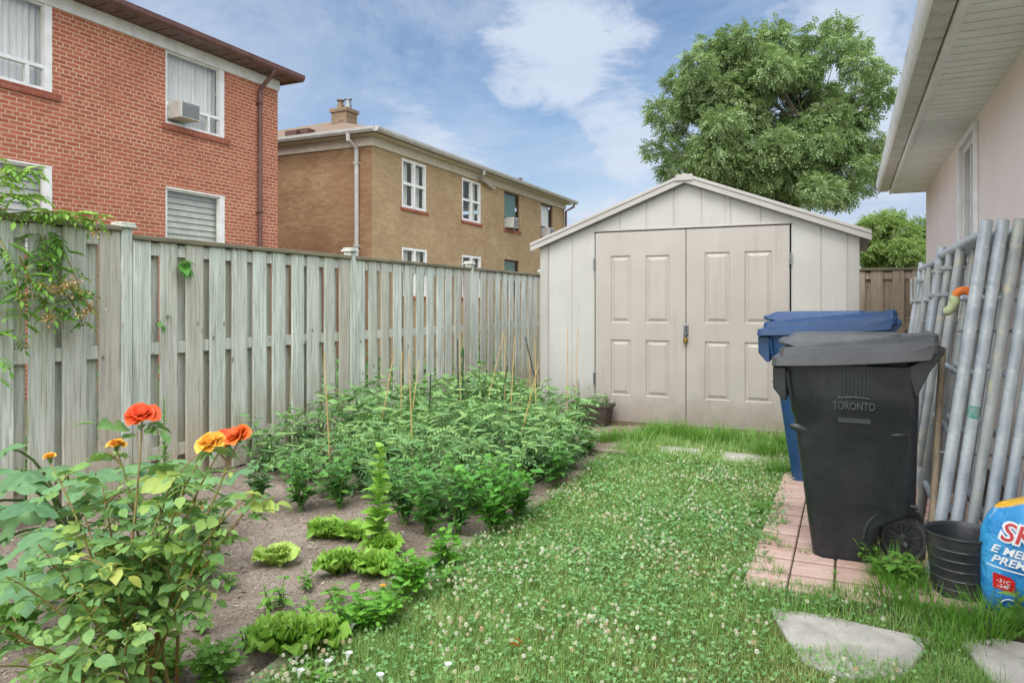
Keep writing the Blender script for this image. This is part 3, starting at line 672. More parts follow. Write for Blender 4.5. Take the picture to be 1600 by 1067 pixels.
for k, h in enumerate(uw + lw):
    y0, y1, z0, z1 = h; white = (k % 4) < 2; ymid = (y0 + y1) / 2; zm = (z0 + z1) / 2
    mb = MB()
    if white: bars(mb, WX - .09, WX - .005, y0 + .001, y1 - .001, z0 + .001, z1 - .001, .075, [('v', ymid, z0 + .05, z1 - .05), ('h', zm, y0 + .05, y1 - .05)])
    else: bars(mb, WX - .11, WX - .05, y0 + .001, y1 - .001, z0 + .001, z1 - .001, .05, [('h', z0 + .42, y0 + .05, y1 - .05), ('v', y0 + .8, z0 + .05, z0 + .42)])
    if white: mb.box(WX - .09, WX + .012, ymid - .035, ymid + .035, z0 + .05, z1 - .05)
    fr = mb.build('window', M['white_paint'] if white else M['dark_brown'], yh, bevel=.004)
    mb = MB(); mb.poly([(WX - .085, y0 + .04, z0 + .04), (WX - .085, y1 - .04, z0 + .04), (WX - .085, y1 - .04, z1 - .04), (WX - .085, y0 + .04, z1 - .04)]); mb.build('pane', M['glass'], fr)
    mb = MB()
    if k % 4 == 2: pleats(mb, WX - .2, y0 + .03, y1 - .03, z0 + .3, z1, 34, .025); mb.build('curtain', M['green_curtain'], fr)
    elif k % 4 == 3: pleats(mb, WX - .2, y0 + .5, y1 - .03, z0, z1, 20, .025); mb.build('curtain', M['curtain'], fr)
    else:
        pleats(mb, WX - .2, y0 + .03, ymid - .25 if k % 4 == 1 else ymid - .05, z0, z1, 16, .02); pleats(mb, WX - .21, ymid + .2, y1 - .08, z0, z1, 14, .02); mb.build('curtain', M['blind'], fr)
ac_unit((WX, 23.28, 4.03), (.28, .42, .36), 'small white air conditioner in the green-curtained window of the tan brick house')
ac_unit((WX, 26.75, 4.0), (.26, .5, .36), 'white air conditioner in the last upper window of the tan brick house, nearest the shed')

# ================================================================= stucco house on the right
HX = 1.05; HY0, HY1 = -3.0, 12.33
sh = empty('stucco_house', (HX + 4, 5, 0), 'pale pink stucco house at the right edge with white soffit and gutter', 'house')
mb = MB(); wall_holes(mb, 'x', HX, HY0, HY1, -.06, 3.06, [(7.66, 8.60, 1.2, 2.92)], .14)
mb.poly([(HX, HY1, -.06), (HX + 8, HY1, -.06), (HX + 8, HY1, 3.06), (HX, HY1, 3.06)]); mb.poly([(HX, HY0, -.06), (HX + 8, HY0, -.06), (HX + 8, HY0, 3.06), (HX, HY0, 3.06)])
mb.poly([(HX + 8, HY0, -.06), (HX + 8, HY1, -.06), (HX + 8, HY1, 3.06), (HX + 8, HY0, 3.06)]); mb.build('wall', M['stucco'], sh, fix=False)
mb = MB()
yy = HY0; pw = .305 / 2.0
mb.poly([(.60, HY0, 3.045), (HX + .3, HY0, 3.045), (HX + .3, HY1, 3.045), (.60, HY1, 3.045)])
n_p = int((HY1 - HY0) / pw)
for i in range(n_p):
    a = HY0 + i * pw; mb.box(.60, HX + .001, a + .007, a + pw - .007, 3.030, 3.040)
mb.build('soffit', M['soffit'], sh)
mb = MB(); mb.prism([(.565, 3.21), (.565, 3.005), (.60, 3.005), (.60, 3.018), (.62, 3.018), (.62, 3.029), (.585, 3.029), (.585, 3.21)], 'y', HY0, HY1 + .004); mb.box(.62, HX + 8.4, HY1 + .002, HY1 + .03, 3.01, 3.12)
mb.build('fascia', M['soffit'], sh, bevel=.003)
mb = MB()
mb.prism([(.435, 3.045), (.553, 3.045), (.553, 3.06), (.553, 3.18), (.548, 3.18), (.548, 3.052), (.44, 3.052)], 'y', HY0, HY1 + .01)
for yy in (5.35, 8.9): mb.box(.436, .552, yy, yy + .012, 3.040, 3.0445)
mb.build('gutter', M['gutter_stain'], sh)
mb = MB()
arc = [(.434, 3.044), (.415, 3.052), (.400, 3.075), (.392, 3.105), (.388, 3.145), (.384, 3.175), (.392, 3.185), (.400, 3.178), (.410, 3.10), (.434, 3.06)]
mb.prism(arc, 'y', HY0, HY1 + .02); mb.build('gutter_face', M['galv_trim'], sh, smooth=True)
mb = MB(); mb.add([(.42, HY0 - .3, 3.20), (.42, HY1 + .3, 3.20), (HX + 8.5, HY1 + .3, 3.20), (HX + 8.5, HY0 - .3, 3.20), (HX + 3.7, HY0 + 4, 4.6), (HX + 3.7, HY1 - 4, 4.6)], [(0, 1, 5, 4), (1, 2, 5), (2, 3, 4, 5), (3, 0, 4), (0, 3, 2, 1)]); mb.build('roof', M['shingle'], sh)
mb = MB()
# white casing round the window
y0, y1, z0, z1 = 7.66, 8.60, 1.2, 2.92
mb.box(HX - .035, HX - .001, y0 - .09, y0, z0 - .08, z1 + .06); mb.box(HX - .035, HX - .001, y1, y1 + .10, z0 - .08, z1 + .06)
mb.box(HX - .034, HX - .001, y0 + .001, y1 - .001, z1, z1 + .06); mb.box(HX - .06, HX - .001, y0 + .001, y1 - .001, z0 - .08, z0)
wn = mb.build('window', M['white_paint'], sh, bevel=.005)
mb = MB(); bars(mb, HX + .01, HX + .07, y0 + .001, y1 - .001, z0 + .001, z1 - .001, .06, [('v', (y0 + y1) / 2, z0 + .05, z1 - .05)]); mb.build('frame', M['white_paint'], wn)
mb = MB(); mb.poly([(HX + .05, y0, z0), (HX + .05, y1, z0), (HX + .05, y1, z1), (HX + .05, y0, z1)]); mb.build('pane', M['glass'], wn)
mb = MB(); mb.poly([(HX + .139, y0 - .1, z0 - .1), (HX + .139, y1 + .1, z0 - .1), (HX + .139, y1 + .1, z1 + .1), (HX + .139, y0 - .1, z1 + .1)]); mb.build('blind', M['room_shade'], wn)  # near-black sheet painted as the unlit room behind the pane, not a blind

# ================================================================= shed
SY = 7.92; SD = 2.5
sx0, sx1 = -3.28, .09; sxm = -1.59; ez = 2.06; pz = 2.70; dx0, dx1 = -2.615, -.535; dz0, dz1 = .035, 2.155
shed = empty('garden_shed', (sxm, SY, 0), 'beige metal-panel garden shed with double doors, beside the fence', 'shed')
def roofz(x): return ez + (pz - ez) * (1 - abs(x - sxm) / (sx1 - sxm))
mb = MB()
def vpanel(xa, xb, zb, y=SY):
    "one siding panel, slightly dished, with a small vertical rib at each edge"
    g = .0012; r_ = .006
    xs = [xa + g, xa + g + .012, xb - g - .012, xb - g]
    pts = [(xs[0], y), (xs[1], y - r_), (xs[2], y - r_), (xs[3], y)]
    mids = sorted(set([p[0] for p in pts]))
    top = [(p[0], p[1], roofz(p[0]) - .005) for p in pts]; bot = [(p[0], p[1], zb) for p in pts]
    if xa < sxm < xb:
        top.insert(2, (sxm, y - r_, roofz(sxm) - .005)); bot.insert(2, (sxm, y - r_, zb))
    mb.loft([bot, top], cap=False, closed=False)
for xa, xb in ((sx0 + .09, -2.90), (-2.90, dx0 - .008), (dx1 + .008, -.24), (-.24, sx1 - .09)): vpanel(xa, xb, .07)
e = [dx0 - .02 + (dx1 - dx0 + .04) * i / 7 for i in range(8)]
for i in range(7): vpanel(e[i], e[i + 1], dz1 + .03)
# body of the shed behind the siding
mb.poly([(sx0, SY + .002, .05), (dx0 - .02, SY + .002, .05), (dx0 - .02, SY + .002, roofz(dx0 - .02)), (sx0, SY + .002, ez)])
mb.poly([(dx1 + .02, SY + .002, .05), (sx1, SY + .002, .05), (sx1, SY + .002, ez), (dx1 + .02, SY + .002, roofz(dx1 + .02))])
mb.poly([(dx0 - .02, SY + .002, dz1 + .02), (dx1 + .02, SY + .002, dz1 + .02), (dx1 + .02, SY + .002, roofz(dx1 + .02)), (sxm, SY + .002, pz), (dx0 - .02, SY + .002, roofz(dx0 - .02))])
for x in (sx0, sx1): mb.poly([(x, SY + .002, .05), (x, SY + SD, .05), (x, SY + SD, ez), (x, SY + .002, ez)])
mb.poly([(sx0, SY + SD, .05), (sx1, SY + SD, .05), (sx1, SY + SD, ez), (sxm, SY + SD, pz), (sx0, SY + SD, ez)])
mb.build('wall', M['shed_panel'], shed, fix=False)
mb = MB()
for xa, xb in ((sx0 - .015, sx0 + .085), (sx1 - .085, sx1 + .015)): mb.box(xa, xb, SY - .016, SY + .07, .05, ez - .01)
mb.box(dx0 - .02, dx1 + .02, SY - .018, SY - .003, dz1 + .012, dz1 + .034); mb.build('corner_post', M['shed_trim'], shed, bevel=.006)
# roof: two slopes with a folded front edge
mb = MB(); ox = .115; ov = .07
for sgn in (-1, 1):
    xe = sxm + sgn * (sx1 - sxm + ox); zs = (pz - ez) / (sx1 - sxm); ze = pz - zs * (sx1 - sxm + ox)
    L_ = 10
    mb.add([(sxm, SY - ov, pz + .035), (xe, SY - ov, ze + .035), (xe, SY + SD + .05, ze + .035), (sxm, SY + SD + .05, pz + .035),
            (sxm, SY - ov, pz + .003), (xe, SY - ov, ze + .003), (xe, SY + SD + .05, ze + .003), (sxm, SY + SD + .05, pz + .003)],
           [(0, 1, 2, 3), (4, 7, 6, 5), (0, 4, 5, 1), (1, 5, 6, 2), (2, 6, 7, 3)])
mb.build('roof', M['shed_trim'], shed)
mb = MB()
for sgn in (-1, 1):
    d = sx1 - sxm + ox + .005; xe = sxm + sgn * d; zs = (pz - ez) / (sx1 - sxm); ze = pz - zs * d
    for (ya, yb, lo, hi) in ((SY - ov - .022, SY - ov - .001, -.050, .045), (SY - ov - .032, SY - ov - .0225, .012, .048)):
        mb.add([(sxm, ya, pz + lo), (xe, ya, ze + lo), (xe, ya, ze + hi), (sxm, ya, pz + hi), (sxm, yb, pz + lo), (xe, yb, ze + lo), (xe, yb, ze + hi), (sxm, yb, pz + hi)],
               [(0, 1, 2, 3), (7, 6, 5, 4), (1, 5, 6, 2), (0, 4, 5, 1), (3, 2, 6, 7)])
mb.build('barge_board', M['shed_trim'], shed, bevel=.006)
mb = MB(); mb.box(sxm - .09, sxm + .09, SY - ov - .04, SY - ov - .033, pz - .03, pz + .035); mb.build('ridge_cap', M['shed_trim'], shed, bevel=.004)
def shed_door(xa, xb, pan, hinge_x):
    "moulded door skin: a face with recessed, bevelled panels"
    y = SY - .020; mb = MB()
    us = sorted({xa, xb, *[p[0] for p in pan], *[p[1] for p in pan]}); zs = sorted({dz0, dz1, *[p[2] for p in pan], *[p[3] for p in pan]})
    for i in range(len(us) - 1):
        for j in range(len(zs) - 1):
            um, zm = (us[i] + us[i + 1]) / 2, (zs[j] + zs[j + 1]) / 2
            if any(p[0] < um < p[1] and p[2] < zm < p[3] for p in pan): continue
            mb.poly([(us[i], y, zs[j]), (us[i + 1], y, zs[j]), (us[i + 1], y, zs[j + 1]), (us[i], y, zs[j + 1])])
    for (a, b, c, d) in pan:
        prev = None
        for ins, dep in ((0, 0), (.010, .012), (.022, .012), (.050, .001)):
            ring = [(a + ins, y + dep, c + ins), (b - ins, y + dep, c + ins), (b - ins, y + dep, d - ins), (a + ins, y + dep, d - ins)]
            if prev:
                for i in range(4): j = (i + 1) % 4; mb.poly([prev[i], prev[j], ring[j], ring[i]])
            prev = ring
        mb.poly(prev)
    for (p, q) in (((xa, dz0), (xb, dz0)), ((xb, dz0), (xb, dz1)), ((xb, dz1), (xa, dz1)), ((xa, dz1), (xa, dz0))):
        mb.poly([(p[0], y, p[1]), (q[0], y, q[1]), (q[0], y + .035, q[1]), (p[0], y + .035, p[1])])
    mb.poly([(xa, y + .035, dz0), (xb, y + .035, dz0), (xb, y + .035, dz1), (xa, y + .035, dz1)])
    do = mb.build('door', M['shed_door'], shed)
    for z in (1.75, .45):
        q = MB(); q.box(hinge_x - .014, hinge_x + .014, y - .016, y - .002, z, z + .12); q.tube([(hinge_x, y - .018, z), (hinge_x, y - .018, z + .12)], .006, 8); q.build('hinge', M['steel'], do, bevel=.002)
    return do
shed_door(dx0 + .006, -1.592, [(-2.43, -2.20, 1.14, 1.89), (-2.03, -1.765, 1.14, 1.885), (-2.43, -2.20, .33, .95), (-2.03, -1.765, .33, .95)], dx0 - .004)
dr = shed_door(-1.583, dx1 - .006, [(-1.39, -1.13, 1.145, 1.90), (-.98, -.71, 1.145, 1.90), (-1.39, -1.13, .33, .95), (-.98, -.71, .33, .95)], dx1 + .004)
mb = MB(); mb.box(-1.612, -1.560, SY - .031, SY - .021, 1.01, 1.13); mb.tube([(-1.586, SY - .045, 1.00), (-1.586, SY - .045, 1.12)], .012, 8); mb.build('hasp', M['steel'], dr, bevel=.003)
pl = empty('padlock', (-1.586, SY - .05, .93), 'small brass padlock hanging on the hasp between the shed doors', 'padlock')
mb = MB(); mb.box(-1.609, -1.563, SY - .066, SY - .040, .93, .985); mb.build('body', M['brass'], pl, bevel=.005)
mb = MB(); mb.tube([(-1.602, SY - .053, .985), (-1.602, SY - .053, 1.02), (-1.595, SY - .053, 1.036), (-1.577, SY - .053, 1.036), (-1.570, SY - .053, 1.02), (-1.570, SY - .053, .985)], .0045, 8); mb.build('shackle', M['steel'], pl, smooth=True)
mb = MB(); mb.box(sx0 - .02, sx1 + .02, SY - .07, SY + .05, -.02, .028); mb.build('base_board', M['old_wood'], shed, bevel=.006)
mb = MB(); mb.box(sx0 - .05, sx1 + .05, SY - .18, SY - .075, -.03, .004)
o = mb.build('timber_board', M['old_wood'], origin=(sxm, SY - .12, 0), bevel=.006); tag(o, 'long brown timber board lying on the grass against the foot of the shed', 'timber')

# ================================================================= wheeled bins
def rrect(x0, x1, y0, y1, z, c, n=3):
    pts = []
    for cx_, cy2, a0 in ((x1 - c, y0 + c, -90), (x1 - c, y1 - c, 0), (x0 + c, y1 - c, 90), (x0 + c, y0 + c, 180)):
        for k in range(n + 1):
            a = R(a0 + 90 * k / n); pts.append((cx_ + c * math.cos(a), cy2 + c * math.sin(a), z))
    return pts
def wheeled_bin(loc, label, body, lid, logo, sx=1, sy=1, sz=1, rz=0.0, bow=.015):
    """bin seen from its side: x from the front edge (0) to the hinge, y from the near side (0) away, sizes in metres"""
    root = empty('wheeled_bin', loc, label, 'bin', rz=rz)
    def sc(mb): mb.v = [(x * sx, y * sy, z * sz) for x, y, z in mb.v]; return mb
    def bl(mb, name, mat, par=root, **k): return sc(mb).build(name, mat, par, local=True, **k)
    # body: side profile with a wheel arch, pushed across and tapered with height
    H = .985
    def fx(z): return .128 * (1 - z / H) ** 1.0 + .038           # front edge x
    def ny(z): return .035 + .075 * (1 - z / H)                  # near side y
    WD = .60
    mb = MB()
    rows = [0, .012, .05, .12, .2, .28, .34, .45, .6, .72, .735, .85, .93, H]
    rings = []
    for z in rows:
        c = .05 if z > .02 else .05
        i = .02 if z == 0 else 0
        xb = .66 - .02 * (1 - z / H)
        if z < .26: xb = .47 + max(0, (.26 - abs(z - .0)) * 0) if z < .02 else .66 - math.sqrt(max(0, .19 ** 2 - max(0, z - .10) ** 2)) * 1.0
        st = .008 if z >= .735 else 0
        rings.append(rrect(fx(z) + i - st, xb - i, ny(z) + i - st, WD - ny(z) - i + st, z, c, 4))
    mb.loft(rings, cap=True); bo = bl(mb, 'body', body, smooth=True)
    # rounded wheel-arch lip on the near and far side
    for yy in (ny(.12) - .012, WD - ny(.12) + .0):
        q = MB(); pts = []
        for k in range(9):
            a = R(178 - k * 13); pts.append((.60 + .19 * math.cos(a), yy + .012, .13 + .19 * math.sin(a)))
        q.tube(pts, .012, 6); bl(q, 'wheel_arch', body, bo, smooth=True)
    # grip wings under the rim at the front, ribs
    q = MB(); q.loft([[(-.028, .05, .86), (.02, .05, .80), (.04, .05, .80), (.04, .05, .97), (-.03, .05, .97)], [(-.028, WD - .05, .86), (.02, WD - .05, .80), (.04, WD - .05, .80), (.04, WD - .05, .97), (-.03, WD - .05, .97)]])
    bl(q, 'front_grip', body, bo, bevel=.008)
    q = MB(); q.tube([(.045, .034, .95), (.055, .044, .86), (.068, .054, .80)], [.011, .011, .006], 8); bl(q, 'rib', body, bo, smooth=True)
    for xx in (.06, .52):                                         # moulded side dimples
        q = MB(); q.lathe([(.0, -.007), (.03, -.005), (.045, .004)], (0, 0, 0), 18, 'y')
        q.v = [(xx + .05 + x * 1.3, ny(.66) + y * .8 + .004, .66 + z * .45 + (x * .12 if xx > .3 else -x * .25)) for x, y, z in q.v]; bl(q, 'dimple', body, bo, smooth=True)
    # hinge arms
    for y0 in (.03, WD - .09):
        q = MB(); q.loft([[(.60, y0, .98), (.72, y0, 1.06), (.755, y0, 1.085), (.765, y0, 1.06), (.70, y0, .97), (.64, y0, .84)], [(.60, y0 + .06, .98), (.72, y0 + .06, 1.06), (.755, y0 + .06, 1.085), (.765, y0 + .06, 1.06), (.70, y0 + .06, .97), (.64, y0 + .06, .84)]])
        bl(q, 'hinge_arm', body, bevel=.006)
    q = MB(); q.tube([(.745, .02, 1.075), (.745, WD - .02, 1.075)], .016, 12); bl(q, 'handle', body, smooth=True)
    # lid: skirt, step and raised hump; front edge lower than the hinge
    def zz(x, z): return z + (x + .03) / .78 * .055 + (0.028 if x > .70 else 0)
    q = MB(); specs = [(-.030, .735, .000, .600, .972), (-.034, .738, -.006, .606, .977), (-.030, .742, -.002, .602, 1.016), (.000, .742, .030, .570, 1.024), (.004, .740, .034, .566, 1.058), (.022, .730, .052, .548, 1.066)]
    rg = []
    for (a, b, c, d, z) in specs:
        ring = rrect(a, b, c, d, z, .04, 4); out = []
        # more points along the long sides so the lid can bow
        for k in range(len(ring)):
            p, n_ = ring[k], ring[(k + 1) % len(ring)]; out.append(p)
            if abs(n_[0] - p[0]) > .3:
                for t in (1 / 6, 2 / 6, 3 / 6, 4 / 6, 5 / 6): out.append((p[0] + (n_[0] - p[0]) * t, p[1], z))
        rg.append([(x, y, zz(x, z_) - bow * math.sin(max(0, min(1, (x + .03) / .77)) * math.pi) * .6) for x, y, z_ in out])
    q.loft(rg); ld = bl(q, 'lid', lid, smooth=True, sharp=18)
    q = MB()
    rg = [[(x, y, zz(x, z)) for x, y, z in rrect(a, b, c, d, z0, .05, 4)] for a, b, c, d, z0 in ((.05, .60, .07, .53, 1.062), (.0, .60, .075, .525, 1.078), (-.006, .60, .078, .522, 1.088), (.06, .58, .12, .48, 1.124), (.10, .55, .15, .45, 1.127))]
    rg = [[(x, y, z - (x - .05) * .055) for x, y, z in r_] for r_ in rg]
    q.loft(rg); bl(q, 'lid_hump', lid, ld, smooth=True, sharp=18)
    q = MB(); q.loft([[(x, y, zz(x, z)) for x, y, z in rrect(a, b, .17, .43, z, .015, 2)] for a, b, z in ((.0, .09, 1.086), (-.012, .09, 1.094), (-.004, .09, 1.104))]); bl(q, 'lid_grip', lid, ld, smooth=True)
    for y0 in (.15, .40):
        q = MB(); q.box(.58, .72, y0, y0 + .04, 1.105, 1.135, .006); bl(q, 'lid_rib', lid, ld)
    # wheels
    for yy, s_ in ((.27, -1), (WD - .10, 1)):
        cx_, cz = .60, .116; y0 = yy
        q = MB(); n = 44; rg = []
        prof = [(.090, -.022), (.108, -.022), (.115, -.014), (.116, 0), (.115, .014), (.108, .022), (.090, .022)]
        for r_, d in prof:
            rg.append([(cx_ + (r_ + (.003 if (k % 2 and r_ > .11) else 0)) * math.cos(k * 2 * math.pi / n), y0 + d, cz + (r_ + (.003 if (k % 2 and r_ > .11) else 0)) * math.sin(k * 2 * math.pi / n)) for k in range(n)])
        q.loft(rg, cap=False); w = bl(q, 'wheel', M['rubber'], smooth=False)
        q = MB(); q.lathe([(.091, -.014), (.080, -.018), (.078, -.006), (.0, -.004)], (cx_, y0, cz), 32, 'y'); q.lathe([(.028, -.004), (.028, -.026), (.02, -.03), (.0, -.03)], (cx_, y0, cz), 18, 'y')
        for k in range(8):
            a = k * math.pi / 4 + .2; ca, sa = math.cos(a), math.sin(a); q.loft([[(cx_ + r_ * ca - t * sa, y0 + dd, cz + r_ * sa + t * ca) for t, dd in ((-.009, -.004), (-.006, -.02), (.006, -.02), (.009, -.004))] for r_ in (.02, .082)])
        bl(q, 'rim', M['lid_plastic'], w)
    q = MB(); q.tube([(.60, .16, .116), (.60, WD - .08, .116)], .012, 10); bl(q, 'axle', M['steel'], smooth=True)
    # moulded emblem: skyline of curved bars over the town's name, and a blank plate
    if logo:
        E_ = .095
        def Y(z): return ny(z + E_) - .0022 - (.009 if z + E_ > .725 else 0)
        for h0, pts in [(None, [(.300, .862), (.316, .871), (.334, .855), (.350, .850)]), (None, [(.372, .866), (.390, .880), (.404, .905), (.416, .905), (.424, .885)]), (None, [(.288, .733), (.362, .739), (.436, .733)])] + \
                [(1, [(x + .004 * math.sin(t / 6 * 3.1), .735 + (h1 - .735) * t / 6) for t in range(7)]) for x, h1 in ((.300, .862), (.316, .870), (.334, .855), (.350, .850), (.372, .866), (.390, .880), (.408, .900), (.424, .885))]:
            q = MB(); q.tube([(x, Y(z), z + E_) for x, z in pts], .0042, 6); bl(q, 'emblem_bar', M['logo'], bo, smooth=True)
        q = MB(); q.box(.288, .440, Y(.625) - .004, Y(.625) + .012, .610 + E_, .650 + E_, .002); bl(q, 'emblem_plate', M['logo'], bo)
        t = text_mesh('TORONTO', .056, M['logo'], .0015, offset=.0012); t.name = 'lettering'; t.parent = bo
        t.scale = (.70, 1, 1); t.location = (.362, Y(.685) - .004, (.678 + E_) * sz); t.rotation_euler = (R(90 - 4.4), 0, 0)
    return root
def text_mesh(body, size, mat, ext=.001, align='CENTER', shear=0, offset=0.0):
    cu = bpy.data.curves.new('lettering', 'FONT'); cu.body = body; cu.size = size; cu.extrude = ext; cu.align_x = align; cu.shear = shear; cu.offset = offset
    cu.resolution_u = 3
    o = bpy.data.objects.new('lettering', cu); COL.objects.link(o)
    bpy.context.view_layer.update()
    me = bpy.data.meshes.new_from_object(o); bpy.data.objects.remove(o); bpy.data.curves.remove(cu)
    me.materials.clear(); me.materials.append(mat)
    o = bpy.data.objects.new('lettering', me); COL.objects.link(o); return o
wheeled_bin((-.335, 4.05, 0), 'black wheeled bin with a pale town emblem on its side, standing on the pink pavers', M['black_plastic'], M['lid_plastic'], True, 1, 1, 1.05)
wheeled_bin((-.585, 5.74, 0), 'blue wheeled recycling bin behind the black bin, in front of the shed', M['blue_plastic'], M['blue_plastic'], False, 1.22, 1.12, 1.14)

# ================================================================= scaffold frames leaning on the stucco wall
def scaffold(base, Hh, length, label, ladder=True, worn=0, rad=.026):
    "walk-through frame: legs lean towards the wall, top bar runs along y"
    root = empty('scaffold_frame', base, label, 'scaffold frame', 'scaffold frames stacked against the stucco wall')
    lean = .230 / 1.75
    def P(y, z, dx=0): return (lean * z + dx, y, z)
    m1, m2 = (M['galv'], M['galv2']) if not worn else (M['galv2'], M['galv'])
    def t(name, pts, r_, m, par=root, n=14):
        q = MB(); q.tube(pts, r_, n); return q.build(name, m, par, local=True, smooth=True)
    for i, y in enumerate((0, length)):
        l = t('leg', [P(y, .0), P(y, Hh)], rad, m1)
        q = MB()                                                 # dark disc painted as the shaded hollow of the tube; lock pins
        q.tube([P(y, Hh + .0005), P(y, Hh + .002)], rad * .8, 14); q.build('mouth_shade', M['gap'], l, local=True)
        for z in (.62, 1.22):
            q = MB(); q.tube([P(y + .02, z, -.02), P(y + .02, z, -.05)], .007, 8); q.build('lock_pin', M['steel'], l, local=True)
    t('top_bar', [P(rad, Hh - .06), P(length - rad, Hh - .06)], rad * .92, m1)
    if ladder:
        t('inner_leg', [P(length * .44, .0), P(length * .44, Hh - .08)], rad * .9, m2)
        for z in (.30, .70, 1.0, 1.38): t('rung', [P(.02, z), P(length * .43, z)], rad * .58, m1, n=10)
        t('inner_leg', [P(length * .70, .3), P(length * .70, Hh - .08)], rad * .85, m2)
        t('rung', [P(length * .72, .30), P(length * .99, .30)], rad * .58, m1, n=10)
    for y in (length - .0, length * .70):
        q = MB(); z = Hh - .34
        for zz_ in (z, z + .17): q.box(lean * zz_ - .045, lean * zz_ + .02, y - .035, y + .035, zz_ - .012, zz_ + .012)
        q.box(lean * z - .05, lean * z - .03, y - .012, y + .012, z - .03, z + .2); q.build('lock_bracket', M['galv2'], root, local=True, bevel=.003)
    return root
SL = ['nearest the black bin, holding the orange hook', 'second from the black bin in the stack of tubes', 'third from the black bin, its tubes worn and crusted', 'fourth from the black bin, slightly taller than the first three', 'fifth from the black bin, close behind the pail', 'sixth from the black bin with a green paint smear', 'seventh from the black bin, flat against the stucco wall']
for i in range(7):
    tall = i >= 3
    scaffold((.375 + i * .067, 4.12 + .004 * i, 0), 1.75 if not tall else 1.80, 1.81, 'galvanised scaffold frame, ' + SL[i], ladder=(i in (0, 1, 3)), worn=(i == 2 or i == 5), rad=(.028, .027, .026, .028, .026, .027, .028)[i])
scaffold((.375, 5.99, 0), 1.72, 1.45, 'shorter galvanised scaffold frame leaning furthest back, between the blue bin and the wall')
scaffold((.435, 6.02, 0), 1.71, 1.50, 'galvanised scaffold frame behind the shorter one furthest back by the blue bin', worn=1)
# paint smears (flat daubs wrapped on the tubes)
q = MB(); q.tube([(.375 + .067 + .1314 * .80, 4.124, .80), (.375 + .067 + .1314 * .86, 4.124, .86)], .0276, 14)
o = q.build('paint_smear', surf('green_paint', srgb(60, 150, 124), srgb(96, 160, 140), 40, .6, spots=srgb(140, 160, 160), spot_scale=60, spot_th=(.45, .55)), [c for c in bpy.data.objects if c.name == 'scaffold_frame.001'][0], smooth=True)

hk = empty('hook', (.52, 4.45, 1.38), 'orange and pale green curved foam hook hanging over the scaffold rung', 'hook')
c0 = Vector((.375 + .1314 * 1.38, 4.34, 1.375))
def arcpts(a0, a1, n, r_=.045): return [(c0.x - .018 + r_ * math.cos(R(a0 + (a1 - a0) * k / n)) * .9, c0.y - .08 * k / n * 0 + .0, c0.z + r_ * math.sin(R(a0 + (a1 - a0) * k / n))) for k in range(n + 1)]
q = MB(); q.tube(arcpts(10, 160, 8), [.02, .022, .022, .022, .022, .022, .022, .021, .02], 10); q.build('foam_grip', M['orange'], hk, smooth=True)
a = arcpts(160, 200, 4); a += [(a[-1][0] - .016, a[-1][1], a[-1][2] - .03), (a[-1][0] - .040, a[-1][1], a[-1][2] - .052), (a[-1][0] - .052, a[-1][1], a[-1][2] - .055)]
q = MB(); q.tube(a, [.021, .022, .023, .023, .023, .024, .023, .014], 10); q.build('hook_end', M['pale_green'], hk, smooth=True)

# pale pole leaning beside the bin
b0, b1 = Vector((.365, 4.17, 0.0)), Vector((.455, 4.44, 1.12))
q = MB(); q.tube([b0, b0.lerp(b1, .3) + Vector((.004, 0, 0)), b0.lerp(b1, .7), b1], [.019, .018, .017, .016], 12)
o = q.build('wooden_pole', M['pole'], origin=b0, smooth=True); tag(o, 'pale weathered wooden pole leaning between the black bin and the scaffold frames', 'pole')
# timber offcuts lying behind the pole
for k, (a, b, lab) in enumerate((((.50, 4.75, .03), (.60, 4.55, .16), 'grey timber offcut lying low behind the scaffold tubes'), ((.56, 5.3, .03), (.46, 4.72, .30), 'dark timber offcut propped against the scaffold legs behind the pole'))):
    a, b = Vector(a), Vector(b); d = (b - a); q = MB(); q.tube([a, b], .03, 4); o = q.build('timber_offcut', M['old_wood'], origin=a, bevel=.004); tag(o, lab, 'timber')

# pail
pb = gp(1504, 932)
pr = empty('pail', (pb.x, pb.y, 0), 'black ribbed plastic pail standing between the bin and the blue bag', 'pail')
q = MB(); prof = [(0, .003), (.105, .003), (.112, .008), (.118, .03)]
for k in range(5): z = .06 + k * .045; r_ = .12 + (z / .305) * .034; prof += [(r_, z - .004), (r_ + .0025, z), (r_, z + .004)]
prof += [(.152, .292), (.158, .293), (.161, .298), (.160, .304), (.156, .306), (.152, .302), (.147, .285), (.112, .012), (0, .012)]
q.lathe(prof, (0, 0, 0), 44); q.build('bucket', M['pail'], pr, local=True, smooth=True)

